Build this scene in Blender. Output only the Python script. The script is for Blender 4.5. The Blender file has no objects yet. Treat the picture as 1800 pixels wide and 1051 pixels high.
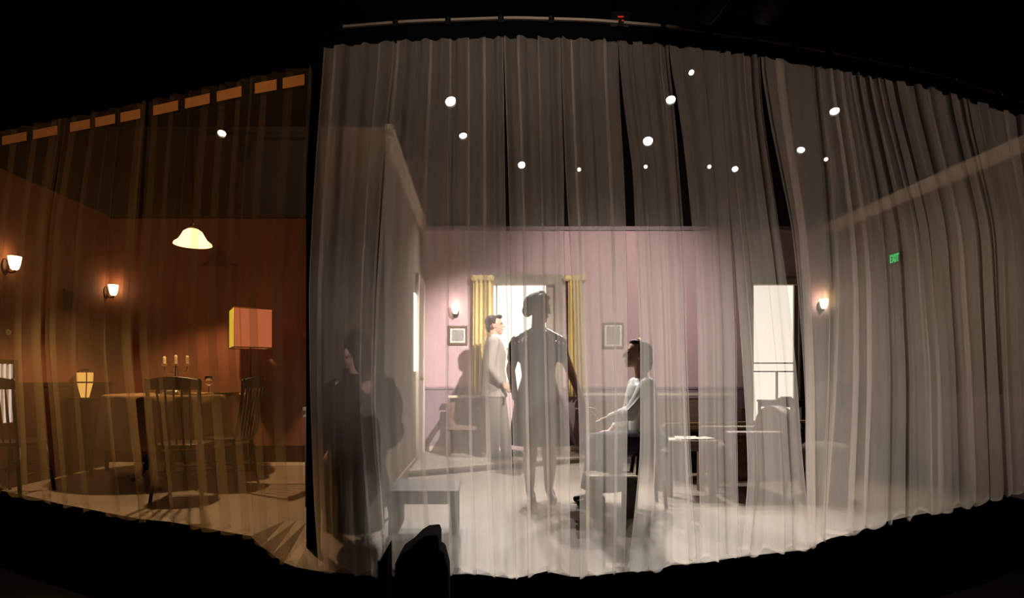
import bpy, bmesh, math, random
from mathutils import Vector, Matrix, Quaternion
random.seed(7)
S = bpy.context.scene
C = S.collection
PI = math.pi

# ------------------------------------------------------------------ camera
F = 1000.0            # focal length in pixels of the 1800 px wide frame
PX, PY = 845.0, 665.0 # one-point vanishing point
cam = bpy.data.cameras.new('camera'); cam_o = bpy.data.objects.new('camera', cam); C.objects.link(cam_o)
cam.sensor_width = 36.0; cam.lens = F / 1800 * 36
cam.shift_x = (900 - PX) / 1800; cam.shift_y = (PY - 525.5) / 1800
cam_o.location = (0, 0, 1.0); cam_o.rotation_euler = (PI / 2, 0, 0)
cam.clip_start = 0.05
S.camera = cam_o
# ------------------------------------------------------------------ world, exposure
W = bpy.data.worlds.new('world'); S.world = W; W.use_nodes = True
W.node_tree.nodes['Background'].inputs[0].default_value = (0.0, 0.0, 0.0, 1)
S.view_settings.view_transform = 'Standard'; S.view_settings.look = 'None'
S.view_settings.gamma = 1.0; S.view_settings.use_curve_mapping = False
S.view_settings.exposure = 0.0
S.cycles.transparent_max_bounces = 48
S.cycles.max_bounces = 8
S.cycles.sample_clamp_indirect = 4.0
# light levels (watts), set here and used by the lamps' builders
P_BACK = 330      # white backlight lanterns over the living room
P_KEY = 1650      # lanterns on the pipe just inside the curtain, thrown at the back wall
P_RAIL_FILL = 700       # added unseen lantern behind the audience, brightens the curtain rail
P_AMBER = 110
P_TAPE = 420  # added unseen lantern that brightens the heading tape
P_PENDANT = 360
P_SCONCE = 0.6

def lamp(name, kind, loc, power, col, parent=None, aim=None, size=0.05, angle=60, blend=0.6):
    d = bpy.data.lights.new(name, kind); d.energy = power; d.color = col
    d.shadow_soft_size = size
    if kind == 'SPOT':
        d.spot_size = math.radians(angle); d.spot_blend = blend
    o = bpy.data.objects.new(name, d); C.objects.link(o)
    o.location = loc
    if aim is not None:
        o.rotation_euler = (Vector(aim) - Vector(loc)).to_track_quat('-Z', 'Y').to_euler()
    if parent:
        o.parent = parent; o.location = Vector(loc) - parent.location
    return o

# ------------------------------------------------------------------ helpers
def lin(r, g, b):
    f = lambda c: (c / 255 / 12.92) if c / 255 <= 0.04045 else ((c / 255 + 0.055) / 1.055) ** 2.4
    return (f(r), f(g), f(b), 1)

MATS = {}
def mat(name, col, rough=0.6, metal=0.0, noise=0.0, scale=20.0, bump=0.0, stretch=None, spec=0.4, col2=None, alpha=1.0, trans=0.0, emit=None, estr=0.0):
    m = bpy.data.materials.new(name); m.use_nodes = True
    nt = m.node_tree; b = nt.nodes['Principled BSDF']
    b.inputs['Base Color'].default_value = col
    b.inputs['Roughness'].default_value = rough; b.inputs['Metallic'].default_value = metal
    b.inputs['Specular IOR Level'].default_value = spec
    if trans: b.inputs['Transmission Weight'].default_value = trans
    if emit:
        b.inputs['Emission Color'].default_value = emit; b.inputs['Emission Strength'].default_value = estr
    if noise or bump:
        tc = nt.nodes.new('ShaderNodeTexCoord'); mp = nt.nodes.new('ShaderNodeMapping')
        mp.inputs['Scale'].default_value = stretch or (1, 1, 1)
        nz = nt.nodes.new('ShaderNodeTexNoise'); nz.inputs['Scale'].default_value = scale; nz.inputs['Detail'].default_value = 5
        nt.links.new(tc.outputs['Object'], mp.inputs[0]); nt.links.new(mp.outputs[0], nz.inputs['Vector'])
        if noise:
            r = nt.nodes.new('ShaderNodeValToRGB')
            k = 1 - noise
            r.color_ramp.elements[0].position = 0.3; r.color_ramp.elements[1].position = 0.7
            r.color_ramp.elements[0].color = col2 or (col[0] * k, col[1] * k, col[2] * k, 1)
            r.color_ramp.elements[1].color = col
            nt.links.new(nz.outputs['Fac'], r.inputs[0]); nt.links.new(r.outputs[0], b.inputs['Base Color'])
        if bump:
            bp = nt.nodes.new('ShaderNodeBump'); bp.inputs['Strength'].default_value = bump; bp.inputs['Distance'].default_value = 0.01
            nt.links.new(nz.outputs['Fac'], bp.inputs['Height']); nt.links.new(bp.outputs[0], b.inputs['Normal'])
    MATS[name] = m
    return m

def sheer(name, col, alpha, tl=0.88):
    """sheer woven voile: part of each ray passes the holes, the rest is scattered by the threads to both sides"""
    m = bpy.data.materials.new(name); m.use_nodes = True; nt = m.node_tree
    for n in list(nt.nodes): nt.nodes.remove(n)
    out = nt.nodes.new('ShaderNodeOutputMaterial')
    tr = nt.nodes.new('ShaderNodeBsdfTransparent'); di = nt.nodes.new('ShaderNodeBsdfDiffuse'); ts = nt.nodes.new('ShaderNodeBsdfTranslucent')
    di.inputs[0].default_value = col; ts.inputs[0].default_value = col
    m1 = nt.nodes.new('ShaderNodeMixShader'); m1.inputs[0].default_value = tl
    m2 = nt.nodes.new('ShaderNodeMixShader')
    tc = nt.nodes.new('ShaderNodeTexCoord'); mp = nt.nodes.new('ShaderNodeMapping'); mp.inputs['Scale'].default_value = (60, 60, 6)
    nz = nt.nodes.new('ShaderNodeTexNoise'); nz.inputs['Scale'].default_value = 1.0; nz.inputs['Detail'].default_value = 3
    mr = nt.nodes.new('ShaderNodeMapRange'); mr.inputs['To Min'].default_value = alpha * 0.88; mr.inputs['To Max'].default_value = alpha * 1.12
    L = nt.links.new
    L(tc.outputs['Object'], mp.inputs[0]); L(mp.outputs[0], nz.inputs['Vector']); L(nz.outputs['Fac'], mr.inputs['Value'])
    L(di.outputs[0], m1.inputs[1]); L(ts.outputs[0], m1.inputs[2])
    L(mr.outputs[0], m2.inputs[0]); L(tr.outputs[0], m2.inputs[1]); L(m1.outputs[0], m2.inputs[2]); L(m2.outputs[0], out.inputs[0])
    MATS[name] = m
    return m

def glow(name, col, strength):
    m = bpy.data.materials.new(name); m.use_nodes = True; nt = m.node_tree
    for n in list(nt.nodes): nt.nodes.remove(n)
    out = nt.nodes.new('ShaderNodeOutputMaterial'); e = nt.nodes.new('ShaderNodeEmission')
    e.inputs[0].default_value = col; e.inputs[1].default_value = strength
    nt.links.new(e.outputs[0], out.inputs[0]); MATS[name] = m
    return m

def tag(o, label=None, cat=None, group=None, kind=None):
    if label: o['label'] = label
    if cat: o['category'] = cat
    if group: o['group'] = group
    if kind: o['kind'] = kind
    return o

def empty(name, loc, label=None, cat=None, group=None, rz=0.0, kind=None):
    o = bpy.data.objects.new(name, None); C.objects.link(o); o.location = loc; o.rotation_euler[2] = rz
    o.empty_display_size = 0.05
    return tag(o, label, cat, group, kind)

def copy_tree(o, parent=None):
    c = o.copy(); C.objects.link(c); c.parent = parent
    for ch in list(o.children): copy_tree(ch, c)
    return c

def at(px, py, Y):
    return Vector(((px - PX) * Y / F, Y, 1.0 + (PY - py) * Y / F))

class MB:
    def __init__(s): s.v = []; s.f = []
    def add(s, vs, fs):
        n = len(s.v); s.v += [tuple(v) for v in vs]; s.f += [tuple(i + n for i in f) for f in fs]; return s
    def box(s, a, b):
        x0, y0, z0 = a; x1, y1, z1 = b
        return s.add([(x0, y0, z0), (x1, y0, z0), (x1, y1, z0), (x0, y1, z0), (x0, y0, z1), (x1, y0, z1), (x1, y1, z1), (x0, y1, z1)],
                     [(3, 2, 1, 0), (4, 5, 6, 7), (0, 1, 5, 4), (1, 2, 6, 5), (2, 3, 7, 6), (3, 0, 4, 7)])
    def prism(s, pts, z0, z1):
        n = len(pts)
        vs = [(p[0], p[1], z0) for p in pts] + [(p[0], p[1], z1) for p in pts]
        return s.add(vs, [tuple(range(n - 1, -1, -1)), tuple(range(n, 2 * n))] + [(i, (i + 1) % n, n + (i + 1) % n, n + i) for i in range(n)])
    def bar(s, p0, p1, w, h):
        p0, p1 = Vector(p0), Vector(p1); d = (p1 - p0).normalized()
        up = Vector((0, 0, 1)) if abs(d.z) < 0.95 else Vector((0, 1, 0))
        a = d.cross(up).normalized() * w / 2; b = a.normalized().cross(d).normalized() * h / 2
        vs = []
        for p in (p0, p1): vs += [p - a - b, p + a - b, p + a + b, p - a + b]
        return s.add(vs, [(0, 1, 2, 3), (7, 6, 5, 4), (0, 4, 5, 1), (1, 5, 6, 2), (2, 6, 7, 3), (3, 7, 4, 0)])
    def tube(s, pts, rs, n=10, cap=True):
        pts = [Vector(p) for p in pts]
        if not isinstance(rs, (list, tuple)): rs = [rs] * len(pts)
        rings = []; ref = None
        for i, p in enumerate(pts):
            d = (pts[min(i + 1, len(pts) - 1)] - pts[max(i - 1, 0)]).normalized()
            if ref is None: ref = Vector((0, 0, 1)) if abs(d.z) < 0.9 else Vector((1, 0, 0))
            a = d.cross(ref).normalized(); b = a.cross(d).normalized(); ref = b
            rings.append([p + (a * math.cos(2 * PI * k / n) + b * math.sin(2 * PI * k / n)) * rs[i] for k in range(n)])
        vs = [v for r in rings for v in r]; fs = []
        for i in range(len(pts) - 1):
            for k in range(n):
                fs.append((i * n + k, i * n + (k + 1) % n, (i + 1) * n + (k + 1) % n, (i + 1) * n + k))
        if cap: fs += [tuple(range(n - 1, -1, -1)), tuple((len(pts) - 1) * n + k for k in range(n))]
        return s.add(vs, fs)
    def lathe(s, prof, c=(0, 0, 0), n=20, sx=1.0, sy=1.0):
        vs = []; fs = []
        for r, z in prof:
            for k in range(n):
                a = 2 * PI * k / n
                vs.append((c[0] + r * sx * math.cos(a), c[1] + r * sy * math.sin(a), c[2] + z))
        for i in range(len(prof) - 1):
            for k in range(n):
                fs.append((i * n + k, i * n + (k + 1) % n, (i + 1) * n + (k + 1) % n, (i + 1) * n + k))
        if prof[0][0] > 1e-4: fs.append(tuple(range(n - 1, -1, -1)))
        if prof[-1][0] > 1e-4: fs.append(tuple((len(prof) - 1) * n + k for k in range(n)))
        return s.add(vs, fs)
    def ell(s, c, r, M=None, nu=14, nv=9):
        M = M or Matrix.Identity(3); c = Vector(c); vs = [c + M @ Vector((0, 0, -r[2]))]; fs = []
        for j in range(1, nv):
            t = -PI / 2 + PI * j / nv
            for k in range(nu):
                a = 2 * PI * k / nu
                vs.append(c + M @ Vector((r[0] * math.cos(t) * math.cos(a), r[1] * math.cos(t) * math.sin(a), r[2] * math.sin(t))))
        vs.append(c + M @ Vector((0, 0, r[2]))); top = len(vs) - 1
        for k in range(nu):
            fs.append((0, 1 + (k + 1) % nu, 1 + k))
            fs.append((top, 1 + (nv - 2) * nu + k, 1 + (nv - 2) * nu + (k + 1) % nu))
            for j in range(nv - 2):
                fs.append((1 + j * nu + k, 1 + j * nu + (k + 1) % nu, 1 + (j + 1) * nu + (k + 1) % nu, 1 + (j + 1) * nu + k))
        return s.add(vs, fs)
    def cap(s, p0, p1, r0, r1=None):
        r1 = r0 if r1 is None else r1
        s.tube([p0, p1], [r0, r1], 12); s.ell(p0, (r0,) * 3, None, 12, 8); s.ell(p1, (r1,) * 3, None, 12, 8); return s
    def chain(s, pts, rs):
        for i in range(len(pts) - 1): s.cap(pts[i], pts[i + 1], rs[i], rs[i + 1])
        return s
    def loft(s, rings, n=24, closed=True):
        """rings: (centre, rx, ry[, rotz])"""
        vs = []; fs = []
        for R in rings:
            c, rx, ry = R[:3]; rz = R[3] if len(R) > 3 else 0
            for k in range(n):
                a = 2 * PI * k / n; x, y = rx * math.cos(a), ry * math.sin(a)
                vs.append((c[0] + x * math.cos(rz) - y * math.sin(rz), c[1] + x * math.sin(rz) + y * math.cos(rz), c[2]))
        for i in range(len(rings) - 1):
            for k in range(n):
                fs.append((i * n + k, i * n + (k + 1) % n, (i + 1) * n + (k + 1) % n, (i + 1) * n + k))
        if closed: fs += [tuple(range(n - 1, -1, -1)), tuple((len(rings) - 1) * n + k for k in range(n))]
        return s.add(vs, fs)
    def build(s, name, m, parent=None, off=None, smooth=False, bevel=0.0, remesh=0.0, relax=0):
        if off is None: off = parent_off(parent)
        me = bpy.data.meshes.new(name)
        me.from_pydata([(v[0] - off[0], v[1] - off[1], v[2] - off[2]) for v in s.v], [], s.f); me.update()
        bm = bmesh.new(); bm.from_mesh(me); bmesh.ops.recalc_face_normals(bm, faces=bm.faces)
        if bevel:
            bmesh.ops.remove_doubles(bm, verts=bm.verts, dist=1e-6)
            es = [e for e in bm.edges if len(e.link_faces) == 2 and e.calc_face_angle(0) > 0.6]
            bmesh.ops.bevel(bm, geom=es, offset=bevel, segments=2, profile=0.5, affect='EDGES', clamp_overlap=True)
        bm.to_mesh(me); bm.free()
        o = bpy.data.objects.new(name, me); C.objects.link(o)
        if remesh:
            md = o.modifiers.new('r', 'REMESH'); md.mode = 'VOXEL'; md.voxel_size = remesh
            if relax:
                sm = o.modifiers.new('s', 'SMOOTH'); sm.iterations = relax; sm.factor = 0.5
            dg = bpy.context.evaluated_depsgraph_get(); dg.update()
            nm = bpy.data.meshes.new_from_object(o.evaluated_get(dg))
            o.modifiers.clear(); o.data = nm; nm.name = name; smooth = True
        me = o.data; me.materials.clear()
        me.materials.append(MATS[m] if isinstance(m, str) else m)
        if smooth: me.polygons.foreach_set('use_smooth', [True] * len(me.polygons))
        if parent: o.parent = parent
        elif parent is None: o.location = off
        return o

WOFF = {}
def parent_off(p):
    """parts are written in world coordinates; a thing's origin is taken off them (local builders sit at the origin)"""
    if p is None: return (0, 0, 0)
    while p.parent: p = p.parent
    return tuple(p.location)

def interp(t, pts):
    if t <= pts[0][0]: return pts[0][1]
    for (a, va), (b, vb) in zip(pts, pts[1:]):
        if t <= b: return va + (vb - va) * (t - a) / (b - a)
    return pts[-1][1]
def smooth_interp(t, pts):
    return (interp(t - 25, pts) + 2 * interp(t, pts) + interp(t + 25, pts)) / 4

# ------------------------------------------------------------------ materials
mat('pink_paint', lin(208, 176, 180), 0.75, noise=0.06, scale=3)
mat('mauve_wainscot', lin(150, 128, 136), 0.6, noise=0.08, scale=4)
mat('grey_paint', lin(160, 148, 130), 0.8, noise=0.08, scale=3)
mat('olive_paint', lin(112, 96, 74), 0.8, noise=0.1, scale=3)
mat('red_wallpaper', lin(126, 80, 56), 0.8, noise=0.25, scale=7, stretch=(3, 3, 0.4))
mat('brown_wainscot', lin(58, 30, 20), 0.5, noise=0.3, scale=6, stretch=(8, 8, 0.6))
mat('cream_trim', lin(226, 214, 190), 0.5, noise=0.06, scale=8)
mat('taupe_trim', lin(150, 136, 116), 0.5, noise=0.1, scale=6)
mat('dark_trim', lin(62, 52, 46), 0.5, noise=0.2, scale=6)
mat('stage_floor_paint', lin(170, 160, 146), 0.55, noise=0.12, scale=2.5, bump=0.05)
mat('black_paint', lin(6, 6, 7), 0.8, noise=0.3, scale=10, spec=0.1)
mat('haze_grey', lin(66, 58, 50), 0.9, noise=0.2, scale=2)  # greyer than the black house walls, stands in for haze behind the set
mat('black_metal', lin(9, 9, 10), 0.5, metal=0.2, noise=0.2, scale=30, spec=0.2)
mat('black_cloth', lin(5, 5, 6), 0.95, noise=0.3, scale=40, spec=0.05)
mat('rail_metal', lin(200, 180, 160), 0.35, metal=0.6, noise=0.1, scale=30)
mat('dark_wood', lin(52, 30, 20), 0.4, noise=0.35, scale=5, stretch=(10, 1, 1))
mat('brown_wood', lin(132, 108, 94), 0.45, noise=0.3, scale=5, stretch=(1, 8, 8))
mat('pale_wood', lin(206, 178, 124), 0.45, noise=0.2, scale=5, stretch=(1, 10, 10))
mat('grey_wood', lin(92, 84, 76), 0.5, noise=0.2, scale=5, stretch=(1, 8, 8))
mat('table_linen', lin(168, 136, 96), 0.8, noise=0.06, scale=10, bump=0.1)
mat('brown_leather', lin(96, 54, 42), 0.45, noise=0.2, scale=20, bump=0.1)
mat('grey_uphol', lin(150, 140, 134), 0.9, noise=0.12, scale=30)
mat('olive_uphol', lin(70, 52, 26), 0.9, noise=0.25, scale=25)
mat('yellow_drape', lin(232, 212, 150), 0.8, noise=0.12, scale=12, stretch=(4, 4, 0.3))
mat('skin', lin(206, 160, 138), 0.55, noise=0.05, scale=15)
mat('dark_hair', lin(44, 30, 24), 0.6, noise=0.35, scale=60, stretch=(1, 1, 0.3))
mat('brown_hair', lin(62, 42, 34), 0.6, noise=0.3, scale=60)
mat('plum_satin', lin(84, 44, 56), 0.32, noise=0.15, scale=14, spec=0.6)
mat('satin_highlight', lin(190, 150, 150), 0.28, noise=0.1, scale=20, spec=0.6)  # pale tone stands in for highlights on the plum sleeves
mat('cream_suit', lin(160, 150, 138), 0.8, noise=0.06, scale=20)
mat('grey_trousers', lin(128, 120, 114), 0.8, noise=0.08, scale=20)
mat('white_shirt', lin(236, 232, 224), 0.8, noise=0.04, scale=20)
mat('white_satin', lin(226, 226, 220), 0.4, noise=0.08, scale=18, spec=0.5)
mat('navy_skirt', lin(46, 42, 58), 0.8, noise=0.2, scale=14)
mat('brown_coat', lin(66, 50, 36), 0.9, noise=0.25, scale=12)
mat('black_leather', lin(24, 20, 20), 0.4, noise=0.1, scale=30)
mat('dark_eye', lin(30, 22, 18), 0.3, noise=0.1, scale=60)
mat('lip', lin(160, 84, 80), 0.5, noise=0.1, scale=60)
mat('gold_band', lin(206, 160, 60), 0.4, noise=0.15, scale=40)
mat('paper', lin(236, 230, 216), 0.7, noise=0.05, scale=20)
mat('print_grey', lin(168, 162, 160), 0.6, noise=0.35, scale=14)
mat('frame_wood', lin(112, 88, 66), 0.4, noise=0.2, scale=14)
mat('brass', lin(130, 96, 52), 0.35, metal=0.8, noise=0.2, scale=30)
mat('bronze', lin(60, 36, 24), 0.4, metal=0.6, noise=0.2, scale=30)
mat('silver', lin(220, 210, 190), 0.15, metal=0.9, noise=0.1, scale=40)
mat('glass', (1, 1, 1, 1), 0.02, noise=0.0, spec=0.5, trans=1.0)
mat('candle_wax', lin(240, 220, 180), 0.5, noise=0.05, scale=30)
sheer('white_voile', lin(236, 226, 214), 0.33)
sheer('white_voile_hem', lin(240, 230, 220), 0.45)
sheer('cream_voile', lin(180, 164, 128), 0.17)
mat('tape', lin(200, 150, 96), 0.9, noise=0.15, scale=20)
glow('lens_white', (1.0, 0.93, 0.80, 1), 15)
glow('lens_cool', (0.9, 0.95, 1.0, 1), 18)
glow('lens_dim', (1.0, 0.85, 0.6, 1), 3)
glow('lens_amber', (1.0, 0.70, 0.42, 1), 18)
glow('lit_glass', (1.0, 0.93, 0.82, 1), 1.7)
glow('lit_frosted_glass', (1.0, 0.90, 0.74, 1), 1.15)
glow('door_slit_glow', (1.0, 0.93, 0.86, 1), 2.6)
glow('lit_shade', (1.0, 0.66, 0.34, 1), 9)
glow('lit_white_shade', (1.0, 0.82, 0.62, 1), 7)
glow('lit_pendant', (1.0, 0.62, 0.28, 1), 3.0)
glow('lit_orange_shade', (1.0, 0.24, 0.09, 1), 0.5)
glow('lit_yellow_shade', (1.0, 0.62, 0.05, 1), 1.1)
glow('lit_blind', (1.0, 0.80, 0.68, 1), 0.7)
glow('amber_glass', (1.0, 0.48, 0.10, 1), 0.9)
glow('exit_green', (0.02, 0.75, 0.16, 1), 0.9)
glow('red_led', (1.0, 0.05, 0.03, 1), 0.4)

# ------------------------------------------------------------------ curtain lines (depth, hem)
ZT = 2.98                                     # height of the living room curtain's head
ZTL = 2.90                                    # of the dining room curtain
PMAIN = [(480, 288), (565, 294), (720, 300), (900, 303), (1040, 301), (1170, 296), (1315, 287), (1475, 273), (1640, 257), (1800, 232), (1950, 210)]
PLEFT = [(-140, 214), (0, 228), (250, 255), (440, 278), (560, 290), (620, 294)]
HEM = [(480, 985), (560, 1000), (650, 1008), (790, 1006), (830, 1004), (905, 1013), (960, 1000), (1010, 1011), (1110, 1000), (1150, 1000), (1180, 989), (1240, 985),
       (1290, 976), (1420, 962), (1450, 944), (1530, 927), (1560, 916), (1610, 905), (1680, 893), (1720, 883), (1760, 871), (1800, 858), (1950, 825)]
HEML = [(-140, 840), (0, 862), (60, 874), (100, 884), (245, 912), (300, 917), (440, 942), (500, 985), (600, 1000)]
def curve(px, P):
    p = smooth_interp(px, P); Y = F / p
    return Vector(((px - PX) * Y / F, Y, 0)), p

# ------------------------------------------------------------------ setting
YB, YBL = 7.4, 6.6                            # back walls of living room and dining room
XR, XL = 4.5, -4.3                            # outer side walls
XD0, XD1, YD = -1.36, -0.75, 4.45             # divider between the rooms
ZW, ZWL = 2.96, 2.88

# stage floor: front edge follows the hem line, apron dips to the house
cols = []
px = -160
while px <= 1960:
    left = px < 520
    c, p = curve(px, PLEFT if left else PMAIN)
    h = interp(px, HEML if left else HEM)
    zh = 1 - (h - PY) / p
    if zh >= 0:
        Ye = F / (h - PY); cols.append(((px - PX) * Ye / F, Ye, 0.0))
    else:
        cols.append((c.x, c.y - 0.01, zh - 0.01))
    px += 20
b = MB(); n = len(cols)
vs = []
for (x, y, z) in cols: vs += [(x, y, z), (x * (1 + 0.0), max(y + 0.05, 4.0), 0.0), (x * 1.0, 9.2, 0.0)]
fs = []
for i in range(n - 1):
    for k in range(2): fs.append((3 * i + k, 3 * (i + 1) + k, 3 * (i + 1) + k + 1, 3 * i + k + 1))
b.add(vs, fs); b.build('floor', 'stage_floor_paint', smooth=False)['kind'] = 'structure'
b = MB(); vs = []; fs = []
for (x, y, z) in cols: vs += [(x, y + 0.004, z - 0.003), (x, y + 0.004, -0.5)]
for i in range(n - 1): fs.append((2 * i, 2 * i + 1, 2 * i + 3, 2 * i + 2))
b.add(vs, fs); b.build('trim_1', 'black_paint')['kind'] = 'structure'      # stage fascia
MB().box((-9, -6, -0.62), (9, 9.5, -0.5)).build('floor_house', 'black_paint')['kind'] = 'structure'

for nm_, a_, b_ in (('wall_house_back', (-9, 9.5, -0.6), (9, 9.6, 5.3)), ('wall_house_left', (-9.1, -6, -0.6), (-9, 9.6, 5.3)), ('wall_house_right', (9, -6, -0.6), (9.1, 9.6, 5.3)), ('wall_house_front', (-9, -6.1, -0.6), (9, -6, 5.3)), ('ceiling', (-9.1, -6.1, 5.2), (9.1, 9.6, 5.3))):
    MB().box(a_, b_).build(nm_, 'haze_grey' if nm_ == 'wall_house_back' else 'black_paint')['kind'] = 'structure'
def structure(name, mb, m, **k):
    o = mb.build(name, m, **k); o['kind'] = 'structure'; return o

# back wall of the living room with the french window and the glazed door
WX0, WX1, WZ = 0.165, 0.965, 2.215            # french window opening  (px 867..975)
DX0, DX1, DZ = 3.50, 4.14, 2.215              # glazed door opening
b = MB()
for a0, a1 in ((XD1, WX0), (WX1, DX0), (DX1, XR + 0.1)): b.box((a0, YB, 0), (a1, YB + 0.12, ZW))
b.box((WX0, YB, WZ), (WX1, YB + 0.12, ZW)); b.box((DX0, YB, DZ), (DX1, YB + 0.12, ZW))
wall_back = structure('wall_back', b, 'pink_paint')
for a0, a1 in ((XD1, WX0 - 0.1), (WX1 + 0.1, DX0 - 0.09), (DX1 + 0.09, XR)):
    w = MB().box((a0, YB - 0.02, 0.12), (a1, YB, 0.86)).build('wainscot', 'mauve_wainscot', wall_back)
    MB().box((a0, YB - 0.035, 0.86), (a1, YB, 0.89)).build('dado_cap', 'mauve_wainscot', wall_back)
    structure('baseboard_back', MB().box((a0, YB - 0.025, 0), (a1, YB, 0.12)), 'cream_trim')
structure('trim_2', MB().box((XD1, YB - 0.03, ZW - 0.04), (XR, YB, ZW + 0.01)), 'mauve_wainscot')
# side walls
b = MB().box((XR, 4.2, 0), (XR + 0.1, YB + 0.12, ZW)); wall_right = structure('wall_right', b, 'olive_paint')
MB().box((XR - 0.015, 4.2, 0), (XR, YB, 0.86)).build('wainscot', 'mauve_wainscot', wall_right)
b = MB()
b.box((XR - 0.07, 4.2, ZW - 0.02), (XR, YB, ZW + 0.03)); b.box((XR - 0.045, 4.2, ZW - 0.09), (XR, YB, ZW - 0.06)); b.box((XR - 0.03, 4.2, ZW - 0.06), (XR, YB, ZW - 0.02))
structure('trim_3', b, 'cream_trim')
structure('trim_4', MB().box((XR - 0.05, YB - 0.05, 0.9), (XR, YB, ZW - 0.09)), 'cream_trim')
# divider: left wall of the living room and right wall of the dining room
b = MB().box((XD0, YD, 0), (XD1, YB + 0.12, ZW)); divider = structure('wall_left', b, 'grey_paint')
MB().box((XD0 - 0.01, YD - 0.015, 0), (XD1 + 0.012, YD, 0.75)).build('wainscot', 'grey_paint', divider)
MB().box((XD0, YD - 0.012, 0.775), (XD1, YD, ZW)).build('dimmed_end', 'olive_paint', divider)  # dimness of the divider's upper end put into this added panel's darker colour
MB().box((XD0 - 0.02, YD - 0.04, 0.75), (XD1 + 0.02, YD, 0.775)).build('dado_cap', 'cream_trim', divider)
MB().box((XD0 - 0.02, YD - 0.03, 0.70), (XD1 + 0.02, YD, 0.715)).build('dado_cap', 'cream_trim', divider)
b = MB(); b.box((XD1, YD, ZW - 0.01), (XD1 + 0.06, YB, ZW + 0.03)); b.box((XD1, YD, ZW - 0.09), (XD1 + 0.035, YB, ZW - 0.05))
structure('trim_5', b, 'cream_trim')
structure('baseboard_left', MB().box((XD1, YD, 0), (XD1 + 0.02, 6.45, 0.1)), 'grey_paint')
# door casing on the left wall, lit edge
door3 = empty('door_3', (XD1, 6.9, 0), kind='structure')
MB().box((XD1, 6.58, 0.06), (XD1 + 0.035, 6.68, 2.12)).build('door_casing', 'cream_trim', door3)
MB().box((XD1, 7.22, 0.06), (XD1 + 0.035, 7.32, 2.12)).build('door_casing', 'cream_trim', door3)
MB().box((XD1, 6.58, 2.12), (XD1 + 0.035, 7.32, 2.22)).build('door_casing', 'cream_trim', door3)
MB().box((XD1, 6.68, 0.06), (XD1 + 0.015, 7.22, 2.12)).build('door_leaf', 'pink_paint', door3)
MB().box((XD1, 6.36, 1.08), (XD1 + 0.012, 6.57, 1.96)).build('lit_slit', 'door_slit_glow', door3)  # added glowing strip, stands in for the lit slit of the door
k = MB().ell((XD1 + 0.05, 6.76, 1.0), (0.025, 0.025, 0.025)); k.tube([(XD1, 6.76, 1.0), (XD1 + 0.05, 6.76, 1.0)], 0.01); k.build('door_knob', 'brass', door3, smooth=True)
# dining room shell
wl = structure('wall_dining_left', MB().box((XL - 0.1, 4.3, 0), (XL, YBL + 0.12, ZWL)), 'red_wallpaper')
MB().box((XL, 4.3, 0), (XL + 0.015, YBL, 0.92)).build('wainscot', 'brown_wainscot', wl)
MB().box((XL, 4.3, 0.92), (XL + 0.03, YBL, 0.96)).build('dado_cap', 'brown_wainscot', wl)
wb = structure('wall_dining_back', MB().box((XL, YBL, 0), (XD0, YBL + 0.12, ZWL)), 'red_wallpaper')
MB().box((XL, YBL - 0.015, 0.03), (XD0, YBL, 0.22)).build('wainscot', 'brown_wainscot', wb)
structure('baseboard_dining', MB().box((XL, YBL - 0.05, 0), (XD0, YBL, 0.03)), 'cream_trim')
structure('trim_6', MB().box((XL, YBL - 0.03, ZWL - 0.03), (XD0, YBL, ZWL + 0.01)), 'brown_wainscot')
# low upstage platform with pale nosing
pl = [(XD1, 5.77), (0.35, 6.35), (2.3, 7.36), (XD1, 7.36)]
plat = structure('floor_platform', MB().prism(pl, 0.0, 0.06), 'stage_floor_paint')
MB().bar((XD1 + 0.01, 5.775, 0.052), (0.35, 6.34, 0.052), 0.02, 0.022).build('nosing', 'cream_trim', plat)
MB().bar((0.35, 6.34, 0.052), (2.3, 7.34, 0.052), 0.02, 0.022).build('nosing', 'cream_trim', plat)

# french window
w1 = empty('window_1', ((WX0 + WX1) / 2, YB, 0), kind='structure')
fr = MB()
fr.box((WX0 - 0.1, YB - 0.04, 0.06), (WX0, YB, WZ + 0.13)); fr.box((WX1, YB - 0.04, 0.06), (WX1 + 0.1, YB, WZ + 0.13)); fr.box((WX0 - 0.1, YB - 0.045, WZ), (WX1 + 0.1, YB, WZ + 0.13))
fr.build('window_frame', 'taupe_trim', w1)
MB().box((WX0, YB + 0.05, 0.80), (WX1 - 0.11, YB + 0.06, WZ)).build('pane', 'lit_glass', w1)
MB().box((WX1 - 0.11, YB + 0.03, 0.06), (WX1, YB + 0.08, WZ)).build('shutter', 'taupe_trim', w1)
MB().box((WX0, YB + 0.02, 0.06), (WX1 - 0.11, YB + 0.07, 0.80)).build('lower_panel', 'pink_paint', w1)
MB().box((WX0, YB + 0.02, 1.36), (WX1 - 0.11, YB + 0.05, 1.40)).build('muntin', 'taupe_trim', w1)
MB().box((WX0 + 0.035, YB + 0.02, 0.80), (WX0 + 0.05, YB + 0.05, WZ)).build('muntin', 'taupe_trim', w1)
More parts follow.
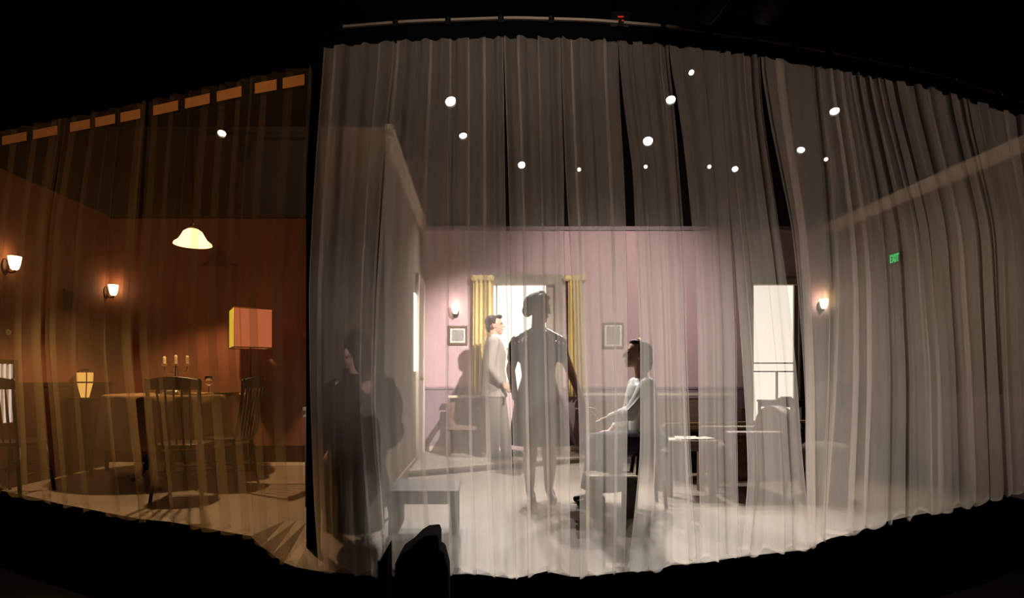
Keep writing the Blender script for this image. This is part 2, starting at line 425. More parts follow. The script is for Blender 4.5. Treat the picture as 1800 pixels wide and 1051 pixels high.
# glazed door on the right
d1 = empty('door_1', ((DX0 + DX1) / 2, YB, 0), kind='structure')
fr = MB()
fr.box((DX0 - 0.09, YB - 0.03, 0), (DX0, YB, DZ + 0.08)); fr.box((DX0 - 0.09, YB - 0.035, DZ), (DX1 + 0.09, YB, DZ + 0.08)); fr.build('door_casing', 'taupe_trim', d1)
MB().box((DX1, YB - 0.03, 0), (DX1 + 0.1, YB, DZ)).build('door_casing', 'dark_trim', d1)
MB().box((DX0 + 0.05, YB + 0.05, 0.15), (DX1 - 0.04, YB + 0.06, DZ)).build('pane', 'lit_frosted_glass', d1)
fr = MB(); fr.box((DX0, YB + 0.02, 0), (DX0 + 0.06, YB + 0.07, DZ)); fr.box((DX1 - 0.05, YB + 0.02, 0), (DX1, YB + 0.07, DZ)); fr.box((DX0, YB + 0.02, 0), (DX1, YB + 0.07, 0.2)); fr.build('door_leaf', 'taupe_trim', d1)
for z in (1.19, 1.08): MB().box((DX0 + 0.05, YB + 0.02, z), (DX1 - 0.04, YB + 0.05, z + 0.018)).build('muntin', 'dark_trim', d1)
MB().box((3.86, YB + 0.02, 0.2), (3.878, YB + 0.05, 1.08)).build('muntin', 'dark_trim', d1)
MB().box((DX0 + 0.05, YB + 0.02, 0.2), (3.70, YB + 0.05, 0.45)).build('kick_panel', 'taupe_trim', d1)
# small window with spindles on the dining room's left wall
w2 = empty('window_2', (XL, 5.0, 0.6), kind='structure')
MB().box((XL + 0.016, 4.68, 0.60), (XL + 0.02, 5.19, 1.13)).build('pane', 'lit_blind', w2)
for y in [4.68 + 0.057 * i for i in range(10)]: MB().box((XL + 0.02, y - 0.006, 0.6), (XL + 0.035, y + 0.006, 1.13)).build('slat', 'cream_trim', w2)
fr = MB(); fr.box((XL + 0.0151, 4.62, 1.13), (XL + 0.045, 5.24, 1.17)); fr.box((XL + 0.0151, 4.62, 0.56), (XL + 0.045, 5.24, 0.6)); fr.box((XL + 0.0151, 5.19, 0.6), (XL + 0.045, 5.24, 1.13)); fr.build('window_frame', 'brown_wainscot', w2)

# ------------------------------------------------------------------ sheer curtains
def gap(c, w):
    return c, w
GAPS = [
 ([(90, 692), (300, 672), (500, 660), (700, 655), (1000, 680)], [(90, 0), (300, 2), (700, 2), (1000, 2)]),
 ([(75, 791), (500, 787), (800, 787), (1000, 796)], [(75, 0), (300, 4), (700, 5), (1000, 4)]),
 ([(70, 884), (400, 892), (600, 896), (740, 899), (1010, 906)], [(70, 1), (250, 6), (430, 11), (650, 7), (1000, 6)]),
 ([(75, 984), (430, 996), (600, 1003), (760, 1009), (1010, 1010)], [(75, 1), (300, 5), (430, 12), (700, 20), (1000, 20)]),
 ([(85, 1086), (200, 1094), (300, 1105), (440, 1110), (600, 1115), (800, 1115), (950, 1106), (1000, 1102)], [(85, 1), (200, 8), (300, 16), (440, 17), (600, 23), (800, 24), (950, 12), (1000, 8)]),
 ([(95, 1174), (200, 1190), (300, 1200), (440, 1212), (600, 1217), (800, 1222), (980, 1230)], [(95, 1), (200, 7), (300, 12), (440, 15), (600, 19), (800, 14), (980, 6)]),
 ([(105, 1262), (450, 1289), (600, 1298), (750, 1303), (850, 1306), (975, 1300)], [(105, 0), (350, 3), (450, 8), (600, 14), (750, 23), (850, 24), (975, 8)]),
 ([(115, 1335), (200, 1345), (300, 1362), (400, 1380), (500, 1392), (650, 1405), (800, 1412), (965, 1425)], [(115, 1), (200, 8), (300, 15), (400, 21), (500, 17), (650, 12), (800, 9), (965, 4)]),
 ([(125, 1428), (300, 1447), (500, 1461), (700, 1458), (940, 1446)], [(125, 0), (300, 2), (500, 4), (700, 3), (940, 1)]),
 ([(140, 1545), (400, 1612), (650, 1632), (900, 1636)], [(140, 0), (400, 2), (900, 2)]),
 ([(175, 1690), (400, 1745), (870, 1768)], [(175, 0), (400, 2), (900, 2)]),
]
L0 = ([(80, 572), (300, 556), (500, 545), (700, 546), (900, 552), (1000, 560)], [(0, 0), (1000, 0)])
R0 = ([(215, 1900), (900, 1920)], [(0, 0), (1000, 0)])
GL = [
 ([(200, 118), (400, 84), (600, 74), (880, 97)], [(200, 0), (600, 3), (880, 6)]),
 ([(175, 262), (400, 246), (600, 236), (760, 250), (915, 266)], [(175, 0), (500, 3), (915, 10)]),
 ([(165, 440), (300, 428), (500, 420), (650, 426), (940, 448)], [(165, 0), (500, 2), (940, 4)]),
]
LL0 = ([(200, -110), (900, -130)], [(0, 0), (1000, 0)])
LR0 = ([(120, 549), (400, 532), (700, 528), (1000, 536)], [(0, 0), (1000, 0)])

def make_panel(name, lb, rb, P, H, zt, material, hemmat, folds, amp, seed, wav, root, part, nz=34, nc=150):
    rnd = random.Random(seed)
    ph = [rnd.random() * 6.28 for _ in range(4)]
    rows = []
    for j in range(nz + 1):
        t = (j / nz)
        row = []
        def edge(bd, side, t):
            x = bd[0][len(bd[0]) // 2][1]
            for _ in range(4):
                _, p = curve(x, P); zh = 1 - (interp(x, H) - PY) / p
                z = zh + (zt - zh) * t
                y = PY - p * (z - 1)
                x = smooth_y(bd[0], y) + side * interp(y, bd[1]) / 2
            return x
        xl, xr = edge(lb, 1, t), edge(rb, -1, t)
        grow = 0.75 + 0.45 * (1 - t)
        def warp(s):
            for (c, w, a) in folds:
                w2 = w * grow; u = (s - c - 0.012 * math.sin(2.2 * t + ph[1] + 9 * c)) / w2
                yield a * w2 * u * math.exp(-u * u / 2)
        e0 = -sum(warp(0.0)); e1 = 1 - sum(warp(1.0))
        for i in range(nc + 1):
            s = i / nc; sx = (s - sum(warp(s)) - e0) / (e1 - e0); d = 0.0
            for (c, w, a) in folds:
                w2 = w * grow; cc = c + 0.012 * math.sin(2.2 * t + ph[1] + 9 * c)
                u = (s - cc) / w2
                e = math.exp(-u * u / 2)
                d += 0.012 * u * e
            d += amp * grow * math.sin(2 * PI * wav * s + ph[0] + 0.7 * math.sin(2 * t + ph[2])) + 0.4 * amp * math.sin(2 * PI * wav * 2.3 * s + ph[3])
            px = xl + (xr - xl) * sx
            cpt, p = curve(px, P)
            c2, _ = curve(px + 2, P)
            tg = (c2 - cpt).normalized(); nrm = Vector((tg.y, -tg.x, 0))
            hx = interp(px, H) + 5 * math.sin(2 * PI * wav * s + ph[0])
            zh = 1 - (hx - PY) / p
            z = zh + (zt - zh) * t
            q = cpt + nrm * d
            row.append((q.x, q.y, z))
        rows.append(row)
    b = MB(); vs = [v for r in rows for v in r]; m_ = nc + 1
    fs = [(j * m_ + i, j * m_ + i + 1, (j + 1) * m_ + i + 1, (j + 1) * m_ + i) for j in range(nz) for i in range(nc)]
    b.add(vs, fs)
    me = bpy.data.meshes.new(part); off = root.location
    me.from_pydata([(v[0] - off[0], v[1] - off[1], v[2] - off[2]) for v in b.v], [], b.f)
    me.materials.append(MATS[material]); me.polygons.foreach_set('use_smooth', [True] * len(me.polygons))
    o = bpy.data.objects.new(part, me); C.objects.link(o); o.parent = root
    # turned-up hem along the bottom edge
    hv = []; hf = []
    for i in range(nc + 1):
        a = Vector(rows[0][i]); hv += [(a.x - off[0], a.y - off[1] + 0.004, a.z - off[2]), (a.x - off[0], a.y - off[1] + 0.004, a.z - off[2] + 0.022)]
    for i in range(nc): hf.append((2 * i, 2 * i + 2, 2 * i + 3, 2 * i + 1))
    hm = bpy.data.meshes.new('hem'); hm.from_pydata(hv, [], hf); hm.materials.append(MATS[hemmat])
    ho = bpy.data.objects.new('hem', hm); C.objects.link(ho); ho.parent = root
    return rows

def smooth_y(pts, y):
    return (interp(y - 40, pts) + 2 * interp(y, pts) + interp(y + 40, pts)) / 4

MAIN_LABELS = [
 'dim grey sheer curtain panel at the living room curtain\'s left end',
 'sheer curtain panel in front of the low grey table, left of the framed print',
 'pale sheer curtain panel hanging in front of the man in the cream suit',
 'pale sheer curtain panel hanging in front of the standing woman',
 'sheer curtain panel in front of the two joined hands and low bench',
 'sheer curtain panel just right of the seated woman in the white blouse',
 'sheer curtain panel in front of the papers on the low table',
 'sheer curtain panel in front of the lit glazed door',
 'narrow sheer curtain panel in front of the right wall sconce and corner',
 'sheer curtain panel in front of the green exit sign',
 'dim sheer curtain panel right of the green exit sign panel',
 'dim sheer curtain panel at the right edge of the picture']
bounds = [L0] + GAPS + [R0]
rf = random.Random(3)
for i in range(len(bounds) - 1):
    lb, rb = bounds[i], bounds[i + 1]
    xm = (lb[0][-1][1] + rb[0][-1][1]) / 2
    c, p = curve(xm, PMAIN)
    root = empty('sheer_curtain', (c.x, c.y, ZT), MAIN_LABELS[i], 'curtain', 'white sheer curtain panels across the living room')
    width = rb[0][-1][1] - lb[0][-1][1]
    right = i >= 8
    nf = max(1, round(width / (33 if right else 58)))
    folds = [(0.03, 0.024, 2.2), (0.97, 0.024, 2.2)]
    for k in range(nf):
        folds.append(((k + 0.5 + rf.uniform(-0.3, 0.3)) / nf, (rf.uniform(4, 8) if right else rf.uniform(3.5, 7.5)) / width, rf.uniform(1.6, 2.6)))
    make_panel('sheer_curtain', lb, rb, PMAIN, HEM, ZT, 'white_voile', 'white_voile_hem', folds, 0.016, 10 + i, max(2, nf + 1), root, 'cloth')
LEFT_LABELS = [
 'brown sheer curtain panel at the picture\'s left edge, before the wall sconces',
 'brown sheer curtain panel left of the dining table',
 'brown sheer curtain panel in front of the dining table and pendant lamp',
 'brown sheer curtain panel right of the dining table, beside the dark gap']
bounds = [LL0] + GL + [LR0]
for i in range(len(bounds) - 1):
    lb, rb = bounds[i], bounds[i + 1]
    xm = (lb[0][-1][1] + rb[0][-1][1]) / 2
    c, p = curve(xm, PLEFT)
    root = empty('sheer_curtain', (c.x, c.y, ZTL), LEFT_LABELS[i], 'curtain', 'brown sheer curtain panels across the dining room')
    width = rb[0][-1][1] - lb[0][-1][1]
    nf = max(2, round(width / 40))
    folds = [(0.03, 0.022, 1.9), (0.97, 0.022, 1.9)]
    for k in range(nf):
        folds.append(((k + 0.5 + rf.uniform(-0.25, 0.25)) / nf, rf.uniform(5, 9) / width, rf.uniform(1.5, 2.4)))
    make_panel('sheer_curtain', lb, rb, PLEFT, HEML, ZTL, 'cream_voile', 'cream_voile', folds, 0.02, 40 + i, nf + 1, root, 'cloth')
    # stretches of heading tape between the pleats
    x0, x1 = lb[0][0][1] + 6, rb[0][0][1] - 6
    nt_ = max(1, round((x1 - x0) / 52))
    for k in range(nt_):
        a0 = x0 + (x1 - x0) * (k + 0.12) / nt_; a1 = x0 + (x1 - x0) * (k + 0.9) / nt_
        v = []; f = []
        for q in range(7):
            cc, pp = curve(a0 + (a1 - a0) * q / 6, PLEFT)
            v += [(cc.x, cc.y - 0.035, 2.775), (cc.x, cc.y - 0.035, 2.84), (cc.x, cc.y - 0.031, 2.84), (cc.x, cc.y - 0.031, 2.775)]
        for q in range(6):
            for e in range(4): f.append((4 * q + e, 4 * q + (e + 1) % 4, 4 * q + 4 + (e + 1) % 4, 4 * q + 4 + e))
        f += [(0, 1, 2, 3), (24, 25, 26, 27)]
        MB().add(v, f).build('heading_tape', 'tape', root)

# curtain track of the living room: curved rail in lengths, brackets, black border under it
c, p = curve(900, PMAIN)
track = empty('curtain_track', (c.x, c.y, 3.05), 'thin curved metal curtain rail in jointed lengths above the living room curtain', 'curtain rail')
joints = [600, 696, 788, 880, 968, 1089, 1163, 1241, 1323, 1391, 1455, 1520, 1590, 1670, 1750, 1850]
def strip(x0, x1, z0, z1, dy0, dy1, n=8):
    v = []; f = []
    for q in range(n + 1):
        cc, _ = curve(x0 + (x1 - x0) * q / n, PMAIN)
        v += [(cc.x, cc.y + dy0, z0), (cc.x, cc.y + dy0, z1), (cc.x, cc.y + dy1, z1), (cc.x, cc.y + dy1, z0)]
    for q in range(n):
        for e in range(4): f.append((4 * q + e, 4 * q + (e + 1) % 4, 4 * q + 4 + (e + 1) % 4, 4 * q + 4 + e))
    f += [(0, 1, 2, 3), (4 * n, 4 * n + 1, 4 * n + 2, 4 * n + 3)]
    return MB().add(v, f)
for a, b_ in zip(joints, joints[1:]):
    strip(a + 5, b_ - 5, 3.066, 3.080, -0.035, -0.02).build('rail_length', 'rail_metal', track)
for x in joints:
    cc, _ = curve(x, PMAIN)
    k = MB().box((cc.x - 0.018, cc.y - 0.03, 3.05), (cc.x + 0.018, cc.y - 0.005, 3.066)); k.box((cc.x - 0.008, cc.y - 0.02, 3.066), (cc.x + 0.008, cc.y - 0.008, 3.1)); k.build('bracket', 'black_metal', track)
bord = strip(560, 1900, 2.982, 3.064, -0.004, 0.004, 60).build('black_border', 'black_cloth')
tag(bord, 'narrow black cloth border under the curved curtain rail', 'border')
# black masking drape filling the slot between the two curtains
c, p = curve(538, PMAIN)
leg = MB()
for i in range(30):
    pass
v = []; f = []
for i in range(25):
    x = 524 + 26 * i / 24; cc, _ = curve(x, PLEFT); dd = 0.012 * math.sin(i * 1.3)
    v += [(cc.x, cc.y + 0.16 + dd, -0.1), (cc.x, cc.y + 0.16 + dd, 2.9)]
for i in range(24): f.append((2 * i, 2 * i + 2, 2 * i + 3, 2 * i + 1))
o = MB().add(v, f).build('masking_drape', 'black_cloth', smooth=True)
sm = o.modifiers.new('t', 'SOLIDIFY'); sm.thickness = 0.004
tag(o, 'tall narrow black drape in the slot between the two sheer curtains', 'drape')

# ------------------------------------------------------------------ stage lanterns and pipes
def pipe(x0, x1, Y, z):
    r = empty('lighting_pipe', ((x0 + x1) / 2, Y, z))
    MB().tube([(x0, Y, z), (x1, Y, z)], 0.024, 10).build('tube', 'black_metal', r, smooth=True)
    for x in (x0 + 0.2, (x0 + x1) / 2, x1 - 0.2): MB().tube([(x, Y, z), (x, Y, 5.2)], 0.008, 6).build('drop_rod', 'black_metal', r)
    return r
for nm, (Yp, z, x0, x1, lb) in enumerate([(6.0, 4.62, -0.8, 3.6, 'short black lighting pipe nearest the audience'), (6.6, 4.62, -2.0, 5.0, 'long black lighting pipe carrying the brightest lanterns'),
        (7.6, 4.62, -4.2, 5.0, 'long black lighting pipe behind, carrying the amber lantern'), (8.6, 4.62, -1.0, 5.6, 'long black lighting pipe farthest upstage')]):
    tag(pipe(x0, x1, Yp, z), lb, 'pipe', 'lighting pipes over the stage')

def lantern(px, py, Y, aim, lens, power, col, label, r=0.065, angle=55, pipe=4.62, pos=None):
    c = Vector(pos) if pos else at(px, py, Y)
    aim = Vector(aim); d = (aim - c).normalized()
    root = empty('stage_lantern', c, label, 'stage light', 'stage lanterns hung over the set')
    b = MB().tube([c - d * 0.26, c - d * 0.22, c - d * 0.06, c + d * 0.02], [r * 0.6, r * 1.25, r * 1.25, r * 1.1], 18, cap=False)
    b.tube([c - d * 0.262, c - d * 0.26], [r * 0.6, r * 0.6], 18); b.build('housing', 'black_metal', root, smooth=True)
    MB().tube([c - d * 0.012, c - d * 0.004], [r, r], 20).build('lens', lens, root)
    side = d.cross(Vector((0, 0, 1))).normalized() * (r * 1.5)
    m = c - d * 0.12
    y = MB()
    y.bar(m + side, m + side + Vector((0, 0, 0.2)), 0.03, 0.006); y.bar(m - side, m - side + Vector((0, 0, 0.2)), 0.03, 0.006); y.bar(m + side + Vector((0, 0, 0.2)), m - side + Vector((0, 0, 0.2)), 0.03, 0.006)
    y.build('yoke', 'black_metal', root)
    MB().tube([m + Vector((0, 0, 0.2)), (m.x, Y, pipe)], 0.012, 8).build('hanging_clamp', 'black_metal', root)
    if power:
        lamp('lantern_lamp', 'SPOT', c + d * 0.03, power, col, root, aim, 0.05, angle, 0.9)
    return root
WH = (1.0, 0.93, 0.87); CW = (0.92, 0.94, 1.0); AM = (1.0, 0.58, 0.26)
lantern(792, 178, 6.6, (0.75, 3.8, 0.1), 'lens_white', P_BACK * 1.4, WH, 'brightest stage lantern, a white star above the living room left side', 0.06, 46)
lantern(814, 238, 7.6, (0.3, 5.5, 0.1), 'lens_white', P_BACK * 2.0, WH, 'small white stage lantern just below the brightest star', 0.05, 52)
lantern(917, 290, 8.6, (0.7, 3.8, 0.4), 'lens_cool', P_BACK, CW, 'cool white stage lantern above the standing woman', 0.05, 32)
lantern(1179, 175, 6.6, (1.4, 3.7, 0.1), 'lens_white', P_BACK * 0.7, WH, 'barred white stage lantern high above the seated woman', 0.05, 44)
lantern(1139, 248, 7.6, (1.1, 4.0, 0.2), 'lens_white', P_BACK * 1.1, WH, 'oval white stage lantern below and left of the barred one', 0.06, 38)
lantern(1215, 127, 6.0, (2.0, 3.0, 1.5), 'lens_cool', 0, CW, 'tiny bluish stage lantern, highest of all', 0.025)
lantern(1467, 195, 6.6, (2.9, 4.1, 0.3), 'lens_white', P_BACK * 0.5, (1.0, 0.84, 0.66), 'warm white stage lantern farthest right', 0.048, 46)
lantern(1408, 263, 7.6, (2.0, 5.3, 0.1), 'lens_white', P_BACK * 0.55, (1.0, 0.82, 0.64), 'warm white stage lantern above the glazed door', 0.045, 50)
lantern(1292, 297, 8.6, (1.9, 4.0, 0.2), 'lens_cool', P_BACK * 0.9, CW, 'small cool stage lantern, lowest right of the group', 0.04, 34)
lantern(390, 234, 7.6, (-2.75, 4.6, 0.0), 'lens_amber', P_AMBER, AM, 'amber stage lantern above the dining room', 0.05, 62)
for (px, py, Y, lb) in [(927, 122, 6.0, 'unlit stage lantern with faint glints near the curtain head'), (912, 248, 7.6, 'unlit stage lantern just above the cool white one'),
        (1018, 298, 8.6, 'dim stage lantern right of the cool white one'), (1135, 293, 8.6, 'dim stage lantern below the oval one'), (1247, 293, 8.6, 'dim stage lantern left of the small cool one'),
        (1452, 280, 8.6, 'dim stage lantern right of the one above the glazed door'), (762, 120, 6.0, 'unlit grey stage lantern left of the brightest star')]:
    lantern(px, py, Y, (px / 900 - 0.5, 1.0, 1.5), 'lens_dim' if 'dim' in lb else 'glass', 0, WH, lb, 0.028)
lantern(0, 0, 3.75, (-0.05, 7.2, 1.15), 'lens_white', P_KEY, (1.0, 0.92, 0.86), 'lantern on the front pipe behind the curtain head, turned to the french window', 0.06, 36, 3.7, (1.5, 3.8, 3.42))
lantern(0, 0, 3.75, (1.7, 7.4, 1.8), 'lens_white', P_KEY * 0.25, (1.0, 0.88, 0.80), 'lantern on the front pipe behind the curtain head, turned to the long bench', 0.06, 58, 3.7, (1.9, 3.8, 3.42))
# added lanterns behind the audience, unseen: fill for rail, divider end and heading tape
o = empty('stage_lantern', (1.9, -2.2, 2.65), 'black fill lantern added behind the audience to light the curtain rail', 'stage light')
fd = (Vector((0.5, 5.6, 1.1)) - o.location).normalized(); c = o.location.copy()
MB().tube([c - fd * 0.5, c - fd * 0.45, c], [0.07, 0.11, 0.11], 18, cap=False).build('housing', 'black_metal', o, smooth=True)
lamp('lantern_lamp', 'SPOT', c + fd * 0.03, P_RAIL_FILL, (1.0, 0.82, 0.70), o, (0.15, 3.3, 3.35), 0.03, 22, 0.9)
o = empty('stage_lantern', (0.5, -2.2, 2.3), 'black fill lantern added in the middle behind the audience for the divider end', 'stage light')  # added fill for the divider's end face
c = o.location.copy(); fd = (Vector((-1.0, 4.45, 1.4)) - c).normalized()
MB().tube([c - fd * 0.5, c - fd * 0.45, c], [0.07, 0.11, 0.11], 18, cap=False).build('housing', 'black_metal', o, smooth=True)
lamp('lantern_lamp', 'SPOT', c + fd * 0.03, 480, (0.94, 0.94, 1.0), o, (-0.95, 4.45, 1.0), 0.03, 15, 1.0)
o = empty('stage_lantern', (-1.0, -2.2, 2.2), 'black fill lantern added at the left behind the audience for the heading tape', 'stage light')  # added amber fill so the heading tape shows bright
c = o.location.copy(); fd = (Vector((-2.2, 3.9, 3.1)) - c).normalized()
MB().tube([c - fd * 0.5, c - fd * 0.45, c], [0.07, 0.11, 0.11], 18, cap=False).build('housing', 'black_metal', o, smooth=True)
lamp('lantern_lamp', 'SPOT', c + fd * 0.03, P_TAPE, (1.0, 0.52, 0.24), o, (-2.4, 3.9, 3.2), 0.03, 34, 0.7)

# ------------------------------------------------------------------ wall sconces
def sconce(loc, nrm, label, shade, power, col, group):
    root = empty('wall_sconce', loc, label, 'sconce', group); L = Vector(loc); n = Vector(nrm)
    side = n.cross(Vector((0, 0, 1)))
    b = MB(); M = Matrix((side, n, Vector((0, 0, 1)))).transposed()
    b.ell(L + n * 0.006, (0.042, 0.012, 0.075), M); b.build('back_plate', 'bronze', root, smooth=True)
    MB().tube([L + Vector((0, 0, -0.02)), L + n * 0.05 + Vector((0, 0, -0.055)), L + n * 0.09 + Vector((0, 0, -0.05)), L + n * 0.09 + Vector((0, 0, -0.02))], 0.009, 8).build('arm', 'bronze', root, smooth=True)
    c = L + n * 0.09
    MB().lathe([(0.018, -0.03), (0.03, -0.02), (0.042, 0.02), (0.052, 0.09), (0.049, 0.09), (0.038, 0.02)], c, 18).build('glass_shade', shade, root, smooth=True)
    lamp('bulb', 'POINT', c + Vector((0, 0, 0.14)), power, col, root, size=0.03)
    return root
G = 'lit wall sconces'
sconce(at(1441, 540, YB - 0.002), (0, -1, 0), 'lit sconce on the pink wall right of the glazed door', 'lit_white_shade', P_SCONCE, (1, 0.6, 0.35), G)
sconce(at(801, 549, YB - 0.002), (0, -1, 0), 'lit sconce above the small framed print on the pink wall', 'lit_white_shade', P_SCONCE, (1, 0.7, 0.5), G)
sconce((XL, 5.14, 2.01), (1, 0, 0), 'lit sconce on the red dining room wall, nearest the left edge', 'lit_shade', P_SCONCE, (1, 0.52, 0.24), G)
sconce((XL, 6.52, 1.98), (1, 0, 0), 'lit sconce on the red dining room wall, farther back', 'lit_shade', P_SCONCE, (1, 0.52, 0.24), G)

# ------------------------------------------------------------------ pictures and sign
def picture(name, px0, px1, py0, py1, label, Y=YB):
    a, b_ = at(px0, py1, Y), at(px1, py0, Y)
    root = empty(name, ((a.x + b_.x) / 2, Y - 0.001, a.z), label, 'picture', 'framed pictures on the walls')
    t = 0.025; y0, y1 = Y - 0.026, Y - 0.001; f = MB()
    f.box((a.x, y0, a.z), (b_.x, y1, a.z + t)); f.box((a.x, y0, b_.z - t), (b_.x, y1, b_.z)); f.box((a.x, y0, a.z + t), (a.x + t, y1, b_.z - t)); f.box((b_.x - t, y0, a.z + t), (b_.x, y1, b_.z - t))
    f.build('frame', 'frame_wood', root)
    MB().box((a.x + t, Y - 0.01, a.z + t), (b_.x - t, y1, b_.z - t)).build('mat_board', 'paper', root)
    MB().box((a.x + 0.05, Y - 0.014, a.z + 0.05), (b_.x - 0.05, Y - 0.01, b_.z - 0.05)).build('print', 'print_grey', root)
picture('framed_print', 788, 822, 573, 606, 'small framed print under the sconce left of the french window')
picture('framed_print', 1059, 1096, 567, 612, 'small framed print right of the yellow drape')
r = empty('framed_print', (XD1, 7.36, 1.4), 'narrow framed print in the far left corner of the pink room', 'picture', 'framed pictures on the walls')
r.location = (XL, 5.93, 1.70); r['label'] = 'small dark picture on the red wall between the two sconces'
f = MB().box((XL, 5.86, 1.70), (XL + 0.02, 6.02, 1.93)); f.build('frame', 'dark_wood', r); MB().box((XL + 0.02, 5.88, 1.72), (XL + 0.023, 6.0, 1.91)).build('print', 'brown_coat', r)
r = empty('wall_plate', (XL, 5.17, 1.42), 'small pale round plate on the red wall below the nearest sconce', 'wall plate')
k = MB().tube([(XL, 5.17, 1.42), (XL + 0.012, 5.17, 1.42)], [0.03, 0.026], 16); k.build('cover', 'cream_trim', r, smooth=False)
MB().ell((XL + 0.013, 5.17, 1.42), (0.006, 0.008, 0.008)).build('button', 'silver', r, smooth=True)

ex = empty('exit_sign', (XR, 6.14, 2.25), 'small glowing green exit sign on the right wall', 'sign')
MB().box((XR - 0.03, 6.06, 2.24), (XR, 6.23, 2.36)).build('housing', 'black_metal', ex, bevel=0.004)
cu = bpy.data.curves.new('t', 'FONT'); cu.body = 'EXIT'; cu.size = 0.105; cu.align_x = 'CENTER'; cu.extrude = 0.002; cu.offset = 0.003
to = bpy.data.objects.new('t', cu); C.objects.link(to); dg = bpy.context.evaluated_depsgraph_get(); dg.update()
tm = bpy.data.meshes.new_from_object(to.evaluated_get(dg)); bpy.data.objects.remove(to)
tm.transform(Matrix.Diagonal((0.62, 1.15, 1, 1)))
tm.materials.clear(); tm.materials.append(MATS['exit_green'])
eo = bpy.data.objects.new('lettering', tm); C.objects.link(eo); eo.parent = ex
eo.rotation_euler = (PI / 2, 0, -PI / 2); eo.location = (-0.033, 0.005, 0.008)

# ------------------------------------------------------------------ yellow drapes by the french window
def drape(px0, px1, px0b, px1b, label):
    a0, a1 = at(px0, 490, YB - 0.1), at(px1, 490, YB - 0.1); b0, b1 = at(px0b, 697, YB - 0.1), at(px1b, 697, YB - 0.1)
    root = empty('drape', ((a0.x + a1.x) / 2, YB - 0.1, b0.z), label, 'drape', 'yellow drapes by the french window')
    v = []; f = []; n = 60; nz = 10
    for j in range(nz + 1):
        t = j / nz
        for i in range(n + 1):
            s = i / n; x0 = a0.x + (b0.x - a0.x) * t; x1 = a1.x + (b1.x - a1.x) * t
            v.append((x0 + (x1 - x0) * s, YB - 0.09 + 0.03 * math.sin(s * 2 * PI * 4.5), a0.z + (b0.z - a0.z) * t))
    for j in range(nz):
        for i in range(n): f.append((j * (n + 1) + i, j * (n + 1) + i + 1, (j + 1) * (n + 1) + i + 1, (j + 1) * (n + 1) + i))
    o = MB().add(v, f).build('cloth', 'yellow_drape', root, smooth=True); m = o.modifiers.new('t', 'SOLIDIFY'); m.thickness = 0.006
    rr = MB(); xm = (a0.x + a1.x) / 2
    for i, dx in enumerate((-0.11, -0.04, 0.03, 0.1)): rr.ell((xm + dx, YB - 0.1, a0.z + 0.01), (0.05, 0.045, 0.045))
    rr.build('gathered_heading', 'yellow_drape', root, remesh=0.01, relax=3)
    MB().tube([(xm, YB - 0.04, a0.z), (xm, YB, a0.z)], 0.012, 8).build('hook', 'brass', root)
drape(832, 866, 830, 866, 'gathered yellow drape left of the french window, behind the man')
drape(999, 1024, 1000, 1032, 'gathered yellow drape right of the french window, behind the standing woman')

# ------------------------------------------------------------------ furniture: living room
def pew(name, p0, p1, zb, zs, depth, label, m='brown_wood', cap='cream_trim'):
    p0, p1 = Vector(p0), Vector(p1); d = (p1 - p0).normalized(); nrm = Vector((d.y, -d.x, 0))
    root = empty(name, (p0 + p1) / 2, label, 'bench')
    up = Vector((0, 0, 1)); z0 = p0.z
    MB().bar(p0 + up * (zb / 2 - 0.02), p1 + up * (zb / 2 - 0.02), 0.03, zb - 0.1).build('back_panel', m, root)
    MB().bar(p0 + up * (zb - 0.0), p1 + up * (zb - 0.0), 0.07, 0.03).build('back_rail', cap, root)
    MB().bar(p0 + up * zs + nrm * depth / 2, p1 + up * zs + nrm * depth / 2, depth, 0.035).build('seat', m, root)
    for q in (p0 + d * 0.03, p1 - d * 0.03):
        b = MB(); b.bar(q + up * zs / 2 + nrm * 0.01, q + up * zs / 2 + nrm * (depth - 0.02), 0.05, zs); b.bar(q + up * (zs + 0.22) + nrm * 0.0, q + up * (zs + 0.22) + nrm * (depth - 0.03), 0.05, 0.04)
        b.bar(q + up * zs + nrm * (depth - 0.05), q + up * (zs + 0.2) + nrm * (depth - 0.05), 0.04, 0.04)
        b.build('bench_end', m, root)
    return root
pew('long_bench', (-0.42, 7.2, 0.06), (0.0, 7.2, 0.06), 0.71, 0.34, 0.38, 'short brown bench behind the man, left of the french window')
pew('long_bench', (1.26, 7.2, 0.0), (3.2, 7.26, 0.0), 0.80, 0.40, 0.40, 'long brown bench along the pink wall with a pale top rail')
# long low rail-backed seat in front of the right corner
pew('low_settle', (1.85, 5.75, 0), (4.2, 6.35, 0), 0.53, 0.30, 0.34, 'long low dark settle with a thin pale top edge, before the glazed door', 'dark_wood', 'pale_wood')

def low_table(name, x0, x1, y0, y1, z, label, m, leg_w=0.05, t=0.03, cat='table'):
    root = empty(name, ((x0 + x1) / 2, (y0 + y1) / 2, 0), label, cat)
    MB().box((x0, y0, z - t), (x1, y1, z)).build('table_top', m, root, bevel=0.004)
    f = MB(); w = leg_w
    f.box((x0 + w, y0 + 0.02, z - t - 0.06), (x1 - w, y0 + 0.04, z - t)); f.box((x0 + w, y1 - 0.04, z - t - 0.06), (x1 - w, y1 - 0.02, z - t)); f.box((x0 + 0.02, y0 + w, z - t - 0.06), (x0 + 0.04, y1 - w, z - t)); f.box((x1 - 0.04, y0 + w, z - t - 0.06), (x1 - 0.02, y1 - w, z - t)); f.build('apron', m, root)
    for lx in (x0 + 0.01, x1 - 0.01 - w):
        for ly in (y0 + 0.01, y1 - 0.01 - w):
            MB().box((lx, ly, 0), (lx + w, ly + w, z - t)).build('leg', m, root, bevel=0.004)
    return root
low_table('low_table', -0.60, -0.14, 3.62, 4.05, 0.285, 'low grey wooden table by the curtain, right of the spindle chair', 'grey_wood')
